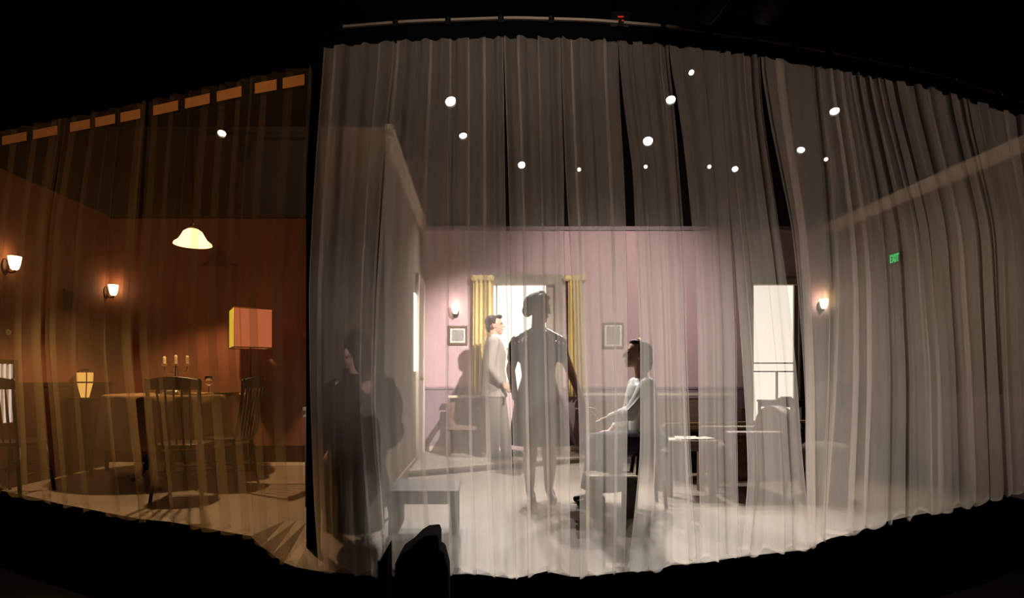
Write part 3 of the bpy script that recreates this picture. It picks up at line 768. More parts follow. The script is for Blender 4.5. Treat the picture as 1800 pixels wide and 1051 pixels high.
bench = low_table('slatted_bench', 0.78, 1.12, 4.06, 4.30, 0.285, 'low slatted bench in front of the seated woman', 'grey_wood', cat='bench', t=0.02)
for y in (4.07, 4.15, 4.23): MB().box((0.77, y, 0.285), (1.13, y + 0.06, 0.30)).build('slat', 'cream_trim', bench)
low_table('coffee_table', 1.56, 2.0, 4.78, 5.12, 0.475, 'low brown coffee table with loose papers on it', 'brown_wood')
for i, (x, y, a, w, h) in enumerate([(1.66, 4.92, 0.1, 0.18, 0.16), (1.79, 4.97, -0.3, 0.18, 0.26), (1.9, 4.9, 0.2, 0.16, 0.15)]):
    lb = ['pale sheet of paper at the coffee table\'s left side', 'pale sheet of paper lying in the coffee table\'s middle', 'pale folded paper at the coffee table\'s right side'][i]
    r = empty('paper_sheet', (x, y, 0.476), lb, 'paper', 'papers on the coffee table', rz=a)
    v = []; f = []
    for j in range(7):
        for k in range(2):
            v.append(((j / 6 - 0.5) * w, (k - 0.5) * h, 0.002 + i * 0.004 + 0.02 * max(0, j / 6 - 0.6) ** 1.5))
    for j in range(6): f.append((2 * j, 2 * j + 2, 2 * j + 3, 2 * j + 1))
    o = MB().add(v, f).build('sheet', 'paper', r, off=(0, 0, 0)); m = o.modifiers.new('t', 'SOLIDIFY'); m.thickness = 0.0015; m.offset = 1

# brown armchair at the coffee table
def armchair(name, loc, rz, label, m, sc=1.0):
    r = empty(name, loc, label, 'armchair', rz=rz); Z = (0, 0, 0)
    b = MB().box((-0.3, -0.28, 0.14), (0.3, 0.28, 0.34)); b.build('base', m, r, off=Z, bevel=0.03, smooth=True)
    b = MB().box((-0.2, -0.2, 0.34), (0.2, 0.3, 0.44)); b.build('seat_cushion', m, r, off=Z, bevel=0.04, smooth=True)
    b = MB(); prof = []
    for i in range(13):
        a = PI * i / 12; prof.append((-0.28 * math.cos(a), 0.56 + 0.2 * math.sin(a)))
    pts = [(-0.28, 0.3)] + prof + [(0.28, 0.3)]
    vs = [(x, -0.33, z) for x, z in pts] + [(x, -0.2, z) for x, z in pts]; n = len(pts)
    b.add(vs, [tuple(range(n)), tuple(range(2 * n - 1, n - 1, -1))] + [(i, (i + 1) % n, n + (i + 1) % n, n + i) for i in range(n)]); b.build('backrest', m, r, off=Z, bevel=0.03, smooth=True)
    for s in (-1, 1):
        b = MB().box((s * 0.27 - 0.05, -0.25, 0.3), (s * 0.27 + 0.05, 0.27, 0.5)); b.tube([(s * 0.27, -0.25, 0.5), (s * 0.27, 0.3, 0.5)], 0.06, 14); b.build('armrest', m, r, off=Z, smooth=False)
    for x in (-0.24, 0.24):
        for y in (-0.22, 0.22): MB().lathe([(0.015, 0), (0.025, 0.14)], (x, y, 0), 10).build('leg', 'dark_wood', r, off=Z)
    return r
armchair('armchair', (2.36, 5.06, 0), PI / 2, 'brown leather armchair with rounded back at the coffee table', 'brown_leather')
pf = empty('pouf', (2.92, 4.82, 0), 'round pale grey pouf right of the brown armchair', 'pouf')
MB().lathe([(0.17, 0.03), (0.2, 0.06), (0.215, 0.22), (0.2, 0.4), (0.15, 0.45), (0.001, 0.47)], (2.92, 4.82, 0), 28).build('cushion', 'grey_uphol', pf, smooth=True)
MB().lathe([(0.16, 0.0), (0.17, 0.03)], (2.92, 4.82, 0), 28).build('base', 'dark_wood', pf)
MB().lathe([(0.214, 0.215), (0.221, 0.225), (0.214, 0.235)], (2.92, 4.82, 0), 28).build('piping', 'grey_wood', pf)
MB().ell((2.92, 4.82, 0.47), (0.02, 0.02, 0.008)).build('button', 'grey_wood', pf, smooth=True)
low_table('console_table', 3.52, 3.98, 6.98, 7.26, 0.73, 'narrow dark console table standing before the glazed door', 'dark_wood', leg_w=0.03, t=0.025)
r = empty('small_box', (3.78, 7.1, 0.73), 'small pale box on the console table', 'box')
MB().box((3.72, 7.05, 0.73), (3.90, 7.15, 0.755)).build('tray', 'pale_wood', r, bevel=0.003); MB().box((3.75, 7.07, 0.755), (3.87, 7.13, 0.772)).build('lid', 'cream_trim', r, bevel=0.003)
r = empty('clock', (2.83, 5.95, 0.545), 'tiny brass clock standing on the settle\'s top edge', 'clock')
# stands on the settle rail
cz = 0.546; cx, cy = 2.83, 6.0
r.location = (cx, cy, cz)
MB().box((cx - 0.02, cy - 0.012, cz), (cx + 0.02, cy + 0.012, cz + 0.012)).build('base', 'brass', r); MB().tube([(cx, cy - 0.01, cz + 0.032), (cx, cy + 0.01, cz + 0.032)], 0.022, 16).build('case', 'gold_band', r); MB().tube([(cx, cy - 0.012, cz + 0.032), (cx, cy - 0.0101, cz + 0.032)], 0.017, 16).build('dial', 'paper', r)
# dark cabinet in the right corner
r = empty('cabinet', (4.28, 6.75, 0), 'dark wooden cabinet in the right corner behind the settle', 'cabinet')
MB().box((4.08, 6.55, 0.06), (4.48, 6.98, 0.93)).build('body', 'dark_wood', r, bevel=0.005); MB().box((4.06, 6.53, 0.93), (4.48, 7.0, 0.955)).build('top', 'brown_wood', r, bevel=0.005)
MB().box((4.07, 6.53, 0), (4.48, 6.99, 0.06)).build('plinth', 'dark_wood', r)
for x0 in (4.09, 4.285):
    d = MB().box((x0, 6.535, 0.1), (x0 + 0.18, 6.55, 0.9)).build('door', 'dark_wood', r, bevel=0.004)
    MB().ell((x0 + (0.16 if x0 < 4.2 else 0.02), 6.525, 0.52), (0.012,) * 3).build('knob', 'brass', d, smooth=True)

# ------------------------------------------------------------------ spindle chairs
def spindle_chair(name, label, m='dark_wood', padded=False):
    r = empty(name, (0, 0, 0), label, 'chair', 'dark spindle back chairs'); Z = (0, 0, 0)
    pts = []
    for i in range(24):
        a = 2 * PI * i / 24; pts.append((0.21 * math.copysign(abs(math.cos(a)) ** 0.7, math.cos(a)), 0.2 * math.copysign(abs(math.sin(a)) ** 0.7, math.sin(a))))
    MB().prism(pts, 0.43, 0.465).build('seat', m, r, off=Z, bevel=0.008)
    for sx in (-1, 1):
        for sy in (-1, 1):
            MB().tube([(sx * 0.15, sy * 0.14, 0.43), (sx * 0.175, sy * 0.165, 0.25), (sx * 0.2, sy * 0.19, 0)], [0.016, 0.022, 0.013], 8).build('leg', m, r, off=Z, smooth=True)
    for y in (-0.165, 0.165): MB().tube([(-0.175, y, 0.24), (0.175, y, 0.24)], 0.011, 8).build('stretcher', m, r, off=Z, smooth=True)
    for x in (-0.18, 0.18): MB().tube([(x, -0.17, 0.18), (x, 0.17, 0.18)], 0.011, 8).build('stretcher', m, r, off=Z, smooth=True)
    for sx in (-1, 1): MB().tube([(sx * 0.17, -0.17, 0.46), (sx * 0.19, -0.23, 0.76), (sx * 0.2, -0.26, 1.0)], [0.016, 0.018, 0.013], 8).build('back_post', m, r, off=Z, smooth=True)
    for i in range(5):
        x = -0.11 + 0.055 * i; MB().tube([(x, -0.18, 0.46), (x * 1.05, -0.215, 0.68), (x * 1.15, -0.25, 0.93)], [0.008, 0.011, 0.007], 7).build('spindle', m, r, off=Z, smooth=True)
    v = []; n = 10
    b = MB()
    for i in range(n + 1):
        t = i / n; x = -0.215 + 0.43 * t; y = -0.25 - 0.025 * math.sin(PI * t); zt = 0.985 + 0.03 * math.sin(PI * t)
        v += [(x, y - 0.012, 0.91), (x, y + 0.012, 0.91), (x, y + 0.008, zt), (x, y - 0.016, zt)]
    f = [(0, 1, 2, 3), (4 * n, 4 * n + 3, 4 * n + 2, 4 * n + 1)]
    for i in range(n):
        for e in range(4): f.append((4 * i + e, 4 * i + 4 + e, 4 * i + 4 + (e + 1) % 4, 4 * i + (e + 1) % 4))
    b.add(v, f).build('top_rail', m, r, off=Z, bevel=0.004)
    return r
ch = spindle_chair('spindle_chair', 'dark spindle chair seen from behind, in front of the dining table')
ch.location = (-2.48, 4.78, 0); ch.rotation_euler[2] = 0.12
for loc, rz, lb in [((-2.33, 5.25, 0), PI / 2 - 0.1, 'dark spindle chair in side view at the dining table\'s right'), ((-4.03, 4.92, 0), 0.0, 'dark spindle chair at the left edge before the slatted window')]:
    c2 = copy_tree(ch); c2.location = loc; c2.rotation_euler[2] = rz; c2['label'] = lb
# padded spindle chair beside the divider wall
pc = copy_tree(ch); pc.location = (-0.90, 4.2, 0); pc.rotation_euler[2] = 0.35
pc['label'] = 'spindle chair with a rounded olive back cushion beside the divider wall'; del pc['group']
b = MB(); b.ell((0.03, -0.30, 0.80), (0.24, 0.07, 0.26)); b.ell((0.06, -0.31, 0.64), (0.22, 0.07, 0.16))
b.build('back_cushion', 'olive_uphol', pc, off=(0, 0, 0), remesh=0.012, relax=4)

# ------------------------------------------------------------------ dining table and things on it
TX, TY, TZ = -3.06, 5.75, 0.845
t = empty('dining_table', (TX, TY, 0), 'round dining table under a long pale cloth', 'table')
MB().lathe([(0.62, TZ - 0.03), (0.63, TZ - 0.015), (0.62, TZ - 0.004)], (TX, TY, 0), 40).build('table_top', 'dark_wood', t)
MB().lathe([(0.05, 0.3), (0.07, 0.5), (0.05, TZ - 0.03)], (TX, TY, 0), 16).build('pedestal', 'dark_wood', t, smooth=True)
for k in range(4):
    a = PI / 4 + k * PI / 2; dx, dy = math.cos(a), math.sin(a)
    MB().tube([(TX, TY, 0.34), (TX + dx * 0.18, TY + dy * 0.18, 0.28), (TX + dx * 0.36, TY + dy * 0.36, 0.05), (TX + dx * 0.42, TY + dy * 0.42, 0.022)], [0.035, 0.035, 0.025, 0.022], 10).build('foot', 'dark_wood', t, smooth=True)
v = []; f = []; n = 96
rings = [(0.0, TZ, 0), (0.4, TZ, 0), (0.625, TZ, 0), (0.645, TZ - 0.012, 0.1), (0.65, TZ - 0.15, 0.5), (0.66, TZ - 0.32, 0.8), (0.67, TZ - 0.5, 1)]
for r0, z, w in rings:
    for k in range(n):
        a = 2 * PI * k / n; rr = r0 + w * 0.022 * math.sin(a * 14 + 0.6 * math.sin(3 * a)); v.append((TX + rr * math.cos(a), TY + rr * math.sin(a), z))
for i in range(len(rings) - 1):
    for k in range(n): f.append((i * n + k, i * n + (k + 1) % n, (i + 1) * n + (k + 1) % n, (i + 1) * n + k))
o = MB().add(v, f).build('tablecloth', 'table_linen', smooth=True, off=(0, 0, 0)); m = o.modifiers.new('t', 'SOLIDIFY'); m.thickness = 0.004
tag(o, 'long pale tablecloth draped over the round dining table', 'tablecloth')
TP = TZ + 0.004
def on_table(px, Y): q = at(px, 690, Y); return (q.x, Y, TP)
# candelabra
cx, cy, cz = on_table(309, 5.7)
r = empty('candelabra', (cx, cy, cz), 'silver three-branched candelabra with short candles on the dining table', 'candelabra')
MB().lathe([(0.06, 0), (0.062, 0.008), (0.025, 0.025), (0.014, 0.06), (0.026, 0.09), (0.014, 0.13), (0.022, 0.2), (0.012, 0.26), (0.02, 0.29)], (cx, cy, cz), 18).build('stem', 'silver', r, smooth=True)
for s in (-1, 1):
    MB().tube([(cx, cy, cz + 0.22), (cx + s * 0.06, cy, cz + 0.2), (cx + s * 0.11, cy, cz + 0.23), (cx + s * 0.115, cy, cz + 0.28)], 0.007, 8).build('branch', 'silver', r, smooth=True)
for dx, h in ((-0.115, 0.075), (0, 0.09), (0.115, 0.085)):
    MB().lathe([(0.008, 0.27), (0.035, 0.29), (0.036, 0.297), (0.016, 0.30)], (cx + dx, cy, cz), 14).build('drip_cup', 'silver', r, smooth=True)
    cnd = MB().lathe([(0.016, 0.296), (0.016, 0.296 + h * 0.8), (0.010, 0.296 + h)], (cx + dx, cy, cz), 12).build('candle', 'candle_wax', r, smooth=False)
    MB().tube([(cx + dx, cy, cz + 0.296 + h), (cx + dx, cy, cz + 0.308 + h)], 0.002, 6).build('wick', 'black_cloth', cnd)
def tumbler(px, Y, lb, h=0.085, rr=0.036):
    c = on_table(px, Y); r = empty('tumbler', c, lb, 'glass', 'glasses on the dining table')
    MB().lathe([(rr * 0.85, 0), (rr, h), (rr - 0.002, h), (rr * 0.8, 0.012), (0.0001, 0.01)], c, 20).build('bowl', 'glass', r, smooth=True)
    MB().lathe([(rr * 0.86, 0.0), (rr * 0.88, 0.008), (rr * 0.8, 0.009)], c, 20).build('base', 'glass', r)
tumbler(279, 5.6, 'glass tumbler left of the candelabra')
tumbler(327, 5.55, 'glass tumbler just right of the candelabra')
c = on_table(367, 5.6); r = empty('wine_glass', c, 'stemmed wine glass standing alone at the table\'s right side', 'glass')
MB().lathe([(0.034, 0), (0.032, 0.003), (0.005, 0.008), (0.004, 0.07)], c, 20).build('stem', 'glass', r, smooth=True)
MB().lathe([(0.005, 0.07), (0.026, 0.085), (0.038, 0.12), (0.034, 0.175), (0.032, 0.175), (0.036, 0.12), (0.024, 0.087), (0.0001, 0.075)], c, 20).build('bowl', 'glass', r, smooth=True)
c = on_table(300, 5.35); r = empty('butter_dish', c, 'small pale covered dish in front of the candelabra', 'dish')
MB().lathe([(0.055, 0), (0.065, 0.01), (0.06, 0.012)], c, 20).build('plate', 'silver', r, smooth=True); MB().lathe([(0.04, 0.012), (0.042, 0.03), (0.03, 0.045), (0.001, 0.05)], c, 20).build('cover', 'cream_trim', r, smooth=True)
c = on_table(398, 5.62); r = empty('tray', c, 'flat dark tray at the dining table\'s right edge', 'tray')
MB().lathe([(0.11, 0), (0.125, 0.012), (0.12, 0.012), (0.108, 0.004)], c, 28).build('dish', 'bronze', r, smooth=True); MB().lathe([(0.125, 0.011), (0.13, 0.014), (0.125, 0.017)], c, 28).build('rim', 'brass', r)

# pendant lamp over the table
c = at(339, 424, 5.5)
r = empty('pendant_lamp', (c.x, c.y, c.z), 'white glass dome pendant lamp glowing over the dining table', 'lamp')
MB().lathe([(0.172, -0.035), (0.168, -0.02), (0.13, 0.01), (0.10, 0.06), (0.085, 0.09), (0.05, 0.115), (0.03, 0.12), (0.028, 0.118), (0.05, 0.108), (0.095, 0.06), (0.125, 0.008), (0.166, -0.024)], c, 32).build('shade', 'lit_pendant', r, smooth=True)
MB().lathe([(0.032, 0.115), (0.03, 0.15), (0.008, 0.17)], c, 14).build('cap', 'brass', r, smooth=True)
MB().tube([c + Vector((0, 0, 0.16)), (c.x, c.y, 5.2)], 0.004, 6).build('cord', 'black_cloth', r)
MB().ell(c + Vector((0, 0, 0.05)), (0.03, 0.03, 0.04)).build('bulb', 'lit_white_shade', r, smooth=True)
lamp('pendant_light', 'SPOT', c + Vector((0, 0, -0.03)), P_PENDANT, (1, 0.56, 0.25), r, c + Vector((0, 0, -2)), 0.05, 124, 0.35)
# floor lamp with square shade
c = at(440, 612, 6.25); zt = at(440, 545, 6.25).z
r = empty('floor_lamp', (c.x, c.y, 0), 'floor lamp with a square orange shade right of the dining table', 'lamp')
MB().lathe([(0.14, 0), (0.14, 0.02), (0.03, 0.035), (0.012, 0.06)], (c.x, c.y, 0), 24).build('base', 'bronze', r, smooth=True)
MB().tube([(c.x, c.y, 0.03), (c.x, c.y, c.z + 0.1)], 0.011, 10).build('pole', 'bronze', r, smooth=True)
hw = 0.19; cs, sn = math.cos(0.52), math.sin(0.52)
cor = [(c.x + (a * cs - b2 * sn) * hw, c.y + (a * sn + b2 * cs) * hw) for a, b2 in ((-1, -1), (1, -1), (1, 1), (-1, 1))]
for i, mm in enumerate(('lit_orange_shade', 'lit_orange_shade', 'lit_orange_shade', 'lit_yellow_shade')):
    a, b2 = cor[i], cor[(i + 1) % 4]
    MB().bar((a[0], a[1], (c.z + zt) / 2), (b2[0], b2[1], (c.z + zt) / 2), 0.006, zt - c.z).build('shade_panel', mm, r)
fr = MB()
for i in range(4):
    a, b2 = cor[i], cor[(i + 1) % 4]
    for z in (c.z, zt): fr.bar((a[0], a[1], z), (b2[0], b2[1], z), 0.012, 0.012)
fr.build('shade_frame', 'brass', r)
# side table and amber lantern
low_table('side_table', -4.26, -4.0, 5.85, 6.15, 0.80, 'small dark side table against the red wall under the amber lantern', 'dark_wood', leg_w=0.03, t=0.02)
lx, ly, lz = -4.16, 5.98, 0.801
r = empty('amber_lantern', (lx, ly, lz), 'small tapered amber glass lantern glowing on the dark side table', 'lantern')
for i in range(4):
    a0 = PI / 4 + i * PI / 2; a1 = a0 + PI / 2
    def ring(rad, z): return [(lx + rad * math.cos(a), ly + rad * math.sin(a), lz + z) for a in (a0, a1)]
    b = MB(); q0, q1 = ring(0.04, 0.0), ring(0.075, 0.15); b.add([q0[0], q0[1], q1[1], q1[0]], [(0, 1, 2, 3)]); o = b.build('pane', 'amber_glass', r)
    b = MB(); q0, q1 = ring(0.075, 0.165), ring(0.078, 0.26); b.add([q0[0], q0[1], q1[1], q1[0]], [(0, 1, 2, 3)]); o = b.build('pane', 'amber_glass', r)
fr = MB()
for i in range(4):
    a = PI / 4 + i * PI / 2; ca, sa = math.cos(a), math.sin(a)
    fr.tube([(lx + 0.041 * ca, ly + 0.041 * sa, lz), (lx + 0.076 * ca, ly + 0.076 * sa, lz + 0.155), (lx + 0.079 * ca, ly + 0.079 * sa, lz + 0.265)], 0.005, 6)
fr.lathe([(0.09, 0.26), (0.085, 0.275), (0.02, 0.3)], (lx, ly, lz), 4); fr.lathe([(0.079, 0.15), (0.082, 0.158), (0.079, 0.166)], (lx, ly, lz), 4); fr.build('frame', 'bronze', r)

# ------------------------------------------------------------------ black things on the house floor
r = empty('floor_monitor', (-0.36, 2.86, -0.5), 'black rounded wedge in front of the curtain\'s hem at the lower left', 'wedge')
def px_prof(pts, Y, dep, name, m, root):
    P_ = [at(x, y, Y) for x, y in pts]; n = len(P_); v = [tuple(q) for q in P_] + [(q.x, q.y + dep, q.z) for q in P_]
    MB().add(v, [tuple(range(n)), tuple(range(2 * n - 1, n - 1, -1))] + [(i, (i + 1) % n, n + (i + 1) % n, n + i) for i in range(n)]).build(name, m, root, bevel=0.008)
prof = [(693, 1165), (694, 992), (702, 978), (722, 964), (735, 950), (748, 942), (768, 940), (771, 950), (772, 1165)]
px_prof(prof, 2.86, 0.22, 'body', 'black_cloth', r)
px_prof([(772.5, 1165), (772.5, 966), (780, 972), (788, 1004), (792, 1165)], 2.9, 0.16, 'side_cover', 'black_cloth', r)
r = empty('black_case', (-0.53, 2.9, -0.5), 'slim black upright case left of the rounded wedge', 'case')
px_prof([(660, 1165), (664, 992), (681, 962), (682, 1165)], 2.9, 0.15, 'body', 'black_cloth', r)
MB().tube([(-0.53, 2.97, -0.2 + 0.22), (-0.53, 2.97, 0.05)], 0.01, 6).build('handle', 'black_metal', r)
# small red lamps on the grid above the curtain rail
q = at(1091, 33, 3.6); r = empty('dimmer_box', (q.x, q.y, q.z), 'black box with red indicator lamps above the curtain rail', 'box')
MB().box((q.x - 0.06, q.y, q.z - 0.03), (q.x + 0.06, q.y + 0.1, q.z + 0.05)).build('housing', 'black_metal', r, bevel=0.004)
MB().tube([(q.x, q.y + 0.05, q.z + 0.05), (q.x, q.y + 0.05, 5.2)], 0.008, 6).build('hanging_rod', 'black_metal', r)
for dz in (-0.012, 0.012): MB().box((q.x - 0.018, q.y - 0.004, q.z + dz - 0.004), (q.x + 0.018, q.y, q.z + dz + 0.004)).build('indicator', 'red_led', r)
tag(pipe(-0.4, 2.7, 3.75, 3.7), 'black lighting pipe in front, above the curved curtain rail', 'pipe', 'lighting pipes over the stage')

# ------------------------------------------------------------------ people
def frame3(fwd, up=(0, 0, 1)):
    f = Vector(fwd).normalized(); u = Vector(up); s = f.cross(u).normalized(); u = s.cross(f).normalized()
    return Matrix((s, f, u)).transposed()          # columns: side (its right), forward, up
def head(b, c, fwd, k=1.0, up=(0, 0, 1)):
    M = frame3(fwd, up); c = Vector(c)
    P = lambda s, f, u: c + M @ Vector((s, f, u)) * k
    b.ell(P(0, -0.005, 0.025), (0.074 * k, 0.093 * k, 0.09 * k), M, 18, 12)
    b.ell(P(0, 0.03, -0.03), (0.058 * k, 0.058 * k, 0.075 * k), M, 16, 10)
    b.ell(P(0, 0.055, -0.088), (0.032 * k, 0.03 * k, 0.024 * k), M)
    b.cap(P(0, 0.088, 0.012), P(0, 0.108, -0.028), 0.009 * k, 0.013 * k)
    b.ell(P(0, 0.082, -0.058), (0.024 * k, 0.012 * k, 0.009 * k), M)
    b.cap(P(-0.035, 0.078, 0.03), P(0.035, 0.078, 0.03), 0.011 * k)
    for s in (-1, 1): b.ell(P(s * 0.077, -0.005, -0.008), (0.012 * k, 0.02 * k, 0.032 * k), M)
    return P, M
def face(P, M, root, k=1.0):
    for s in (-1, 1): MB().ell(P(s * 0.031, 0.083, 0.008), (0.012 * k, 0.008 * k, 0.007 * k), M, 10, 6).build('eye', 'dark_eye', root, smooth=True)
    MB().ell(P(0, 0.092, -0.057), (0.022 * k, 0.006 * k, 0.006 * k), M, 10, 6).build('mouth', 'lip', root, smooth=True)
def hand(b, w, d, n, k=1.0, curl=0.5, side=1):
    """w wrist, d pointing direction, n out of the palm's back; thumb on +side"""
    d = Vector(d).normalized(); n = Vector(n); n = (n - d * n.dot(d)).normalized(); s = d.cross(n) * side
    w = Vector(w); M = Matrix((s, d, n)).transposed()
    b.ell(w + d * 0.045 * k, (0.038 * k, 0.055 * k, 0.016 * k), M)
    for i, (o, L) in enumerate(((0.028, 0.07), (0.010, 0.08), (-0.009, 0.074), (-0.027, 0.056))):
        p = w + d * 0.085 * k + s * o * k; ang = 0.15; dd = d.copy()
        for j, fr in enumerate((0.45, 0.3, 0.25)):
            ang += curl * (0.55 if j else 0.3)
            dd = d * math.cos(ang) - n * math.sin(ang); q = p + dd * L * fr * k
            b.cap(p, q, 0.0088 * k - 0.0008 * j, 0.0082 * k - 0.0008 * j); p = q
    p = w + d * 0.02 * k + s * 0.03 * k; q = p + (s * 0.7 + d * 0.7 - n * 0.2).normalized() * 0.04 * k; e = q + (d * 0.9 + s * 0.15 - n * 0.35).normalized() * 0.03 * k
    b.chain([p, q, e], [0.013 * k, 0.0105 * k, 0.0085 * k])

# --- standing woman in the plum dress
WXc, WYc = 0.47, 4.65
V = lambda x, y, z: Vector((WXc + x, WYc + y, z))
root_loc = (WXc, WYc, 0.0)
b = MB()
P, M = head(b, V(0.0, -0.01, 1.568), (0.75, -0.6, -0.12), 1.04)
b.cap(V(0, 0.01, 1.36), V(0.0, 0.0, 1.50), 0.060, 0.052)
b.cap(V(-0.14, 0, 1.30), V(0.14, 0, 1.30), 0.05); b.ell(V(0, 0, 1.24), (0.15, 0.09, 0.16)); b.ell(V(0, 0, 1.0), (0.12, 0.085, 0.18)); b.ell(V(0, 0, 0.85), (0.165, 0.11, 0.12))
b.chain([V(-0.17, 0, 1.29), V(-0.225, 0.02, 1.07), V(-0.19, -0.05, 0.84)], [0.045, 0.038, 0.026]); hand(b, V(-0.19, -0.05, 0.84), (0.05, -0.1, -1), (-1, 0, 0), 0.95, 0.5, 1)
b.chain([V(0.17, 0, 1.29), V(0.27, 0.02, 1.05), V(0.375, -0.05, 0.755)], [0.045, 0.038, 0.026]); hand(b, V(0.375, -0.05, 0.755), (0.6, -0.12, -0.75), (0.2, 1, 0.1), 0.95, 0.5, 1)
for s, dx, dy in ((-1, -0.02, -0.03), (1, 0.045, -0.02)):
    hx = s * 0.075
    b.chain([V(hx, 0, 0.82), V(hx * 0.7 + dx * 0.5, -0.02, 0.47), V(hx * 0.7 + dx, 0.02, 0.30), V(hx * 0.6 + dx, 0.025, 0.11)], [0.085, 0.058, 0.058, 0.036])
    b.cap(V(hx * 0.6 + dx, 0.035, 0.085), V(hx * 0.7 + dx + 0.02, -0.10, 0.03), 0.03, 0.026)
woman = b.build('person', 'skin', None, off=root_loc, remesh=0.008, relax=2)
tag(woman, 'standing woman in a plum knee-length dress with gathered sleeves, hair pinned up', 'person')
face(P, M, woman)
b = MB()
b.loft([(V(0.03, 0, 0.46), 0.275, 0.21), (V(0.025, 0, 0.62), 0.25, 0.19), (V(0.01, 0, 0.80), 0.208, 0.155), (V(0, 0, 0.90), 0.17, 0.128), (V(0, 0, 1.02), 0.135, 0.108), (V(0, 0, 1.12), 0.148, 0.115), (V(0, -0.01, 1.22), 0.165, 0.12), (V(0, 0, 1.30), 0.165, 0.095), (V(0, 0, 1.355), 0.115, 0.075), (V(0, 0, 1.39), 0.075, 0.06)])
for s in (-1, 1): b.ell(V(s * 0.172, 0, 1.285), (0.062, 0.07, 0.07)); b.cap(V(s * 0.18, 0, 1.27), V(s * 0.205, 0.01, 1.17), 0.064, 0.052)
for s in (-1, 1): b.cap(V(s * 0.05, 0.01, 1.385), V(s * 0.165, 0.005, 1.315), 0.036, 0.045)
dress = b.build('dress', 'plum_satin', woman, remesh=0.011, relax=3)
for s in (-1, 1):
    for a in range(4): MB().chain([V(s * (0.085 + 0.03 * a), -0.045, 1.345 - 0.014 * a), V(s * (0.10 + 0.03 * a), -0.07, 1.315 - 0.010 * a), V(s * (0.12 + 0.026 * a), -0.088, 1.24)], [0.006, 0.009, 0.004]).build('sleeve_gather', 'satin_highlight', woman, smooth=True)
b = MB()
b.ell(P(0, -0.025, 0.045), (0.086, 0.098, 0.088), M); b.ell(P(0, 0.045, 0.09), (0.06, 0.045, 0.035), M); b.ell(P(0, -0.10, -0.02), (0.05, 0.045, 0.055), M); b.ell(P(0, -0.075, 0.03), (0.075, 0.06, 0.08), M)
b.ell(P(-0.03, -0.01, 0.125), (0.03, 0.045, 0.022), M); b.cap(P(-0.055, 0.0, 0.06), P(-0.07, -0.04, -0.03), 0.028, 0.024); b.cap(P(0.055, 0.0, 0.06), P(0.07, -0.04, -0.03), 0.028, 0.024)
b.build('hair', 'dark_hair', woman, remesh=0.009, relax=2)
for s, dx in ((-1, -0.02), (1, 0.045)):
    x = s * 0.075 * 0.65 + dx; b = MB()
    b.chain([V(x, 0.05, 0.085), V(x + 0.008, -0.03, 0.06), V(x + 0.02, -0.115, 0.022)], [0.034, 0.034, 0.024]); b.cap(V(x, 0.06, 0.08), V(x, 0.065, 0.01), 0.018, 0.009); b.cap(V(x + 0.015, -0.06, 0.022), V(x + 0.024, -0.13, 0.016), 0.02, 0.015)
    b.build('shoe', 'black_leather', woman, remesh=0.007, relax=1)

# --- seated woman in white blouse
SX, SY = 1.25, 4.5
V2 = lambda x, y, z: Vector((SX + x, SY + y, z))
b = MB()
P, M = head(b, V2(-0.015, 0, 1.185), (-0.95, -0.1, 0.16))
b.cap(V2(0.02, 0, 0.98), V2(0.01, 0, 1.12), 0.052, 0.047); b.cap(V2(0.02, -0.14, 0.95), V2(0.02, 0.14, 0.95), 0.05); b.ell(V2(0.03, 0, 0.85), (0.1, 0.15, 0.16)); b.ell(V2(0.05, 0, 0.62), (0.11, 0.145, 0.15)); b.ell(V2(0.05, 0, 0.5), (0.13, 0.17, 0.09))
b.chain([V2(0.02, -0.165, 0.945), V2(-0.10, -0.17, 0.74), V2(-0.29, 0.0, 0.665)], [0.042, 0.036, 0.024]); hand(b, V2(-0.29, 0.0, 0.665), (-1, 0.15, -0.35), (0, 0.1, 1), 0.92, 0.55, 1)
b.chain([V2(0.02, 0.165, 0.945), V2(-0.02, 0.2, 0.70), V2(-0.2, 0.12, 0.57)], [0.042, 0.036, 0.024]); hand(b, V2(-0.2, 0.12, 0.57), (-1, -0.2, -0.1), (0, 0, 1), 0.92, 0.4, -1)
for s in (-1, 1): b.chain([V2(0.04, s * 0.08, 0.5), V2(-0.36, s * 0.08, 0.47), V2(-0.33, s * 0.07, 0.1)], [0.085, 0.055, 0.035]); b.cap(V2(-0.33, s * 0.07, 0.07), V2(-0.46, s * 0.08, 0.035), 0.032, 0.026)
girl = b.build('person', 'skin', None, off=(SX, SY, 0), remesh=0.008, relax=2)
tag(girl, 'seated woman in a white blouse and headband, holding the standing woman\'s hand', 'person')
face(P, M, girl)
b = MB()
b.loft([(V2(0.05, 0, 0.58), 0.125, 0.155), (V2(0.04, 0, 0.70), 0.115, 0.15), (V2(0.02, 0, 0.86), 0.125, 0.17), (V2(0.02, 0, 0.94), 0.10, 0.19), (V2(0.02, 0, 1.0), 0.065, 0.08)])
b.chain([V2(0.02, -0.17, 0.945), V2(-0.09, -0.175, 0.75), V2(-0.23, -0.05, 0.69)], [0.066, 0.062, 0.040]); b.ell(V2(-0.11, -0.17, 0.73), (0.07, 0.06, 0.055)); b.chain([V2(0.02, 0.17, 0.945), V2(-0.02, 0.2, 0.72), V2(-0.15, 0.14, 0.60)], [0.066, 0.062, 0.04])
for i in range(4): b.cap(V2(-0.02 - 0.025 * i, -0.235, 0.9 - 0.03 * i), V2(-0.09 - 0.02 * i, -0.23, 0.78 - 0.01 * i), 0.009, 0.012)
b.build('blouse', 'white_satin', girl, remesh=0.010, relax=2)
